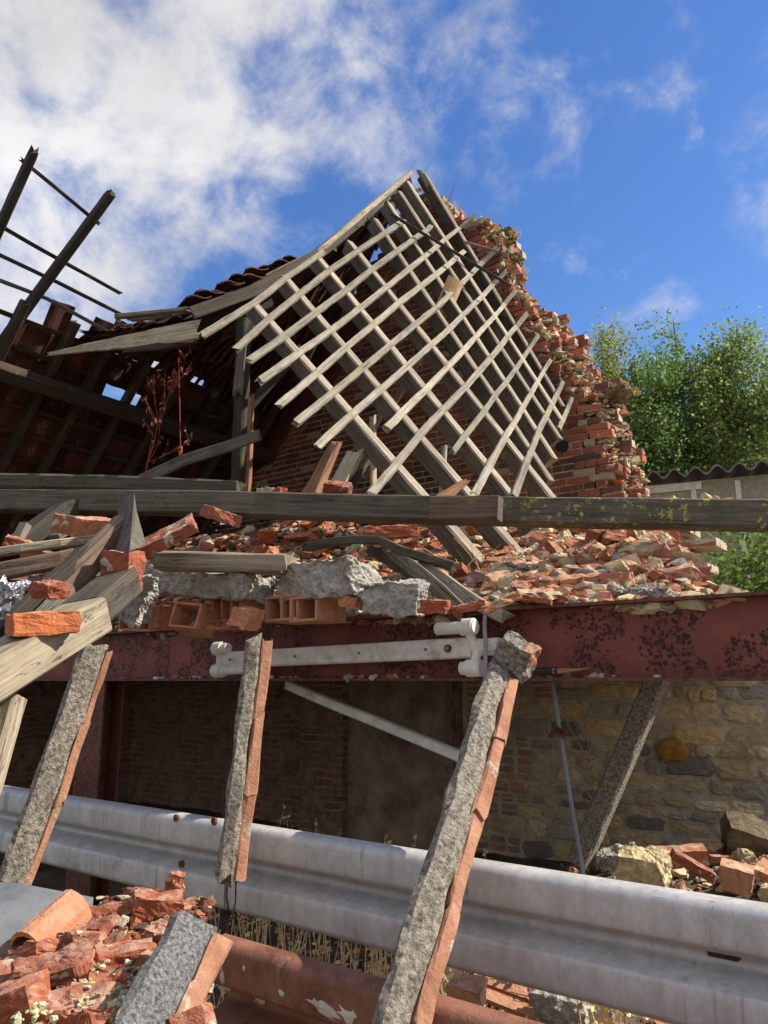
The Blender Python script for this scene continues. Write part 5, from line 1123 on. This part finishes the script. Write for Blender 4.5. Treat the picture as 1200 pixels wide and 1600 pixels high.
def tree(px, top_py, d, w, seed, label, light):
    r = random.Random(seed); top = atd(px, top_py, d); b = V(top.x, top.y, 0); H = top.z; t = thing('leafy_tree', label, 'tree', 'trees behind the block wall', loc=b)
    pr = []; LV = []; LF = []; LC = []; tips = []
    for s_ in range(6):                              # several slim stems, each a narrow spire of leaves
        a = r.uniform(0, 6.28); q = r.uniform(.15, .95)*w; ex = V(math.cos(a)*q, math.sin(a)*q, H*(1-.20*r.random()*(q/w)-.06*(s_ > 0))); s0 = V(math.cos(a)*q*.3, math.sin(a)*q*.3, 0)
        if s_ == 0: ex = V(0, 0, H)
        pr.append(tube([s0, s0.lerp(ex, .35)+V(.08, 0, 0), s0.lerp(ex, .7), ex], .07, 6, .012))
        for i in range(34):
            u = r.uniform(.18, .97); p = s0.lerp(ex, u); L = (.18+.78*w*math.sin(min(1., (1-u)*1.5+.12)*math.pi*.55))*r.uniform(.4, 1.0); g = r.uniform(0, 6.28); e = p+V(math.cos(g)*L*.75, math.sin(g)*L*.75, L*r.uniform(.5, 1.2))
            if e.z > H*.985: e.z = H*.985
            pr.append(tube([p, p.lerp(e, .5)-V(0, 0, .05), e], .018, 4, .005)); tips += [(p.lerp(e, k), .7) for k in (.55, .8, 1.0)]
        tips += [(s0.lerp(ex, k), .38) for k in (.88, .93, .97)]
    v, f = join(pr); mk('trunk', v, f, 'bark', t)
    nr = np.random.default_rng(seed)
    for c, m_ in tips:
        k = int(nr.integers(42, 80)); s_ = r.uniform(.15, .29)*m_*1.2; P = np.clip(nr.normal(0, s_, (k, 3)), -1.9*s_, 1.9*s_)*np.array([1, 1, 1.25])+np.array(c[:]); A = nr.normal(0, 1, (k, 3)); A /= np.linalg.norm(A, axis=1)[:, None]; B = np.cross(A, nr.normal(0, 1, (k, 3))); B /= np.linalg.norm(B, axis=1)[:, None]
        hue = r.uniform(-.025, .04)
        for p, a_, b_ in zip(P, A, B):
            s2 = .037*nr.uniform(.7, 1.3); i0 = len(LV); LV += [p-a_*s2, p+b_*s2*.7, p+a_*s2, p-b_*s2*.7]; LF.append((i0, i0+1, i0+2, i0+3)); q = nr.uniform(.7, 1.35); LC.append(((light[0]+hue)*q, (light[1]+hue*.6)*q, light[2]*q))
    LC = [(q[0]*1.65, q[1]*1.55, q[2]*2.0) for q in LC]
    mk('crown', LV, LF, 'leaf', t, col=LC)
tree(1052, 502, 15.5, 1.25, 1, 'tallest green tree, in the middle of the group behind the block wall', (.10, .17, .035))
tree(1150, 512, 15.0, .95, 2, 'slim yellow-green tree at the right end, sky on both sides of its top', (.14, .20, .045))
tree(945, 520, 16.5, 1.0, 3, 'yellowish tree rising right behind the broken gable edge', (.17, .20, .045))
tree(990, 560, 15.2, 1.1, 4, 'darker green tree between the yellowish tree and the tallest one', (.09, .15, .035))
tree(1240, 560, 16.0, 1.3, 5, 'green tree half cut off by the right side of the view', (.12, .17, .035))
tree(1105, 590, 17.5, 1.3, 6, 'lower dark tree in the gap between the tallest and the slim one', (.075, .13, .03))
tree(1015, 640, 14.2, 1.1, 7, 'low bushy green tree just above the corrugated roof edge', (.08, .14, .03))

# shed wall with corrugated roof
sh = thing('block_shed', 'low concrete panel shed with a grey corrugated roof edge in front of the trees', 'shed')
sc_ = atd(1090, 755, 11.0); sx0, sx1 = atd(960, 750, 11.4), atd(1330, 742, 10.2)
sdx = (sx1-sx0); sdx.z = 0; Ls = sdx.length+2.; sdx.normalize(); sn = V(-sdx.y, sdx.x, 0)
def shp(a, b, z): q = sx0+sdx*a+sn*b; return V(q.x, q.y, z)
zt_ = atd(1090, 750, 10.9).z
def sbox(nm, a0, a1, b0, b1, z0, z1, m):
    v = [shp(a, b, z) for z in (z0, z1) for a, b in ((a0, b0), (a1, b0), (a1, b1), (a0, b1))]; mk(nm, v, [(0, 3, 2, 1), (4, 5, 6, 7), (0, 1, 5, 4), (1, 2, 6, 5), (2, 3, 7, 6), (3, 0, 4, 7)], m, sh)
sbox('wall', 0, Ls, 0, .2, 0, zt_, 'block')
a_ = 0; 
for pxk in (1083, 1152, 1225): 
    q = atd(pxk, 760, 10.9); k = (q-sx0).dot(sdx); sbox('joint_strip', k-.035, k+.035, -.02, -.002, zt_-1.5, zt_-.05, 'white')
sbox('fascia', 0, (atd(1095, 745, 10.9)-sx0).dot(sdx), -.03, -.003, zt_-.13, zt_-.02, 'white')
v = []; f = []; nn = 200
for i in range(nn+1):
    a = Ls*i/nn; z = .055*math.cos(a/.28*6.2832)
    for (b, dz) in ((-.25, .06), (2.6, .5)): v.append(shp(a, b, zt_+.04+z+dz))
    for (b, dz) in ((-.25, .0), (2.6, .44)): v.append(shp(a, b, zt_+.04+z+dz+.03))
for i in range(nn): a = i*4; f += [(a, a+4, a+5, a+1), (a+2, a+3, a+7, a+6), (a, a+2, a+6, a+4), (a+1, a+5, a+7, a+3)]
mk('corrugated_roof', v, f, 'asb', sh)
# green shrub seen below the beam at the far right
r8 = np.random.default_rng(3); LV = []; LF = []; LC = []; gb = thing('green_shrub', 'bright green leafy shrub behind the right end of the red beam', 'shrub')
cc = atd(1195, 885, 7.6)
tb = [tube([V(cc.x, cc.y, 0), V(cc.x+.1, cc.y, 1.2), V(cc.x, cc.y+.1, 2.3)], .04, 6, .015)]
for a in range(8): tb.append(tube([V(cc.x, cc.y, 1.2), V(cc.x+math.cos(a)*.5, cc.y+math.sin(a)*.4, 2.2+.1*a)], .015, 5, .006))
v, f = join(tb); mk('stem', v, f, 'bark', gb)
for i in range(6500):
    p = np.array(cc[:])+r8.normal(0, 1, 3)*np.array([.42, .4, .5])+np.array([.25, 0, -.3]); a_ = r8.normal(0, 1, 3); a_ /= np.linalg.norm(a_); b_ = np.cross(a_, r8.normal(0, 1, 3)); b_ /= np.linalg.norm(b_); s2 = .04*r8.uniform(.6, 1.3); i0 = len(LV)
    if p[2] > cc.z+.42: continue
    LV += [p-a_*s2, p+b_*s2*.6, p+a_*s2, p-b_*s2*.6]; LF.append((i0, i0+1, i0+2, i0+3)); q = r8.uniform(.7, 1.3); LC.append((.13*q, .21*q, .04*q))
mk('leaves', LV, LF, 'leaf', gb, col=LC)

# ------------------------------------------------------------------ labels: tell twins apart by their order in the view
def view_x(o): d = o.matrix_world.translation-V(0, 0, E) if o.matrix_world.translation.length > 0 else o.location-V(0, 0, E); d = o.location-V(0, 0, E); return d.dot(RT)/max(.01, d.dot(FW))
same = {}
for o in C.objects:
    if o.parent is None and 'label' in o and 'group' in o: same.setdefault(o['label'], []).append(o)
for l, os_ in same.items():
    n = len(os_)
    if n < 2: continue
    os_.sort(key=view_x); names = {2: ['left one', 'right one'], 3: ['left one', 'middle one', 'right one']}.get(n) or (['leftmost', 'second from left', 'third from left', 'fourth from left', 'fifth from left', 'sixth from left', 'seventh from left', 'eighth from left', 'ninth from left', 'tenth from left', 'eleventh from left', 'twelfth from left'][:n-1]+['rightmost'])
    for o, q in zip(os_, names): o['label'] = l+', '+q
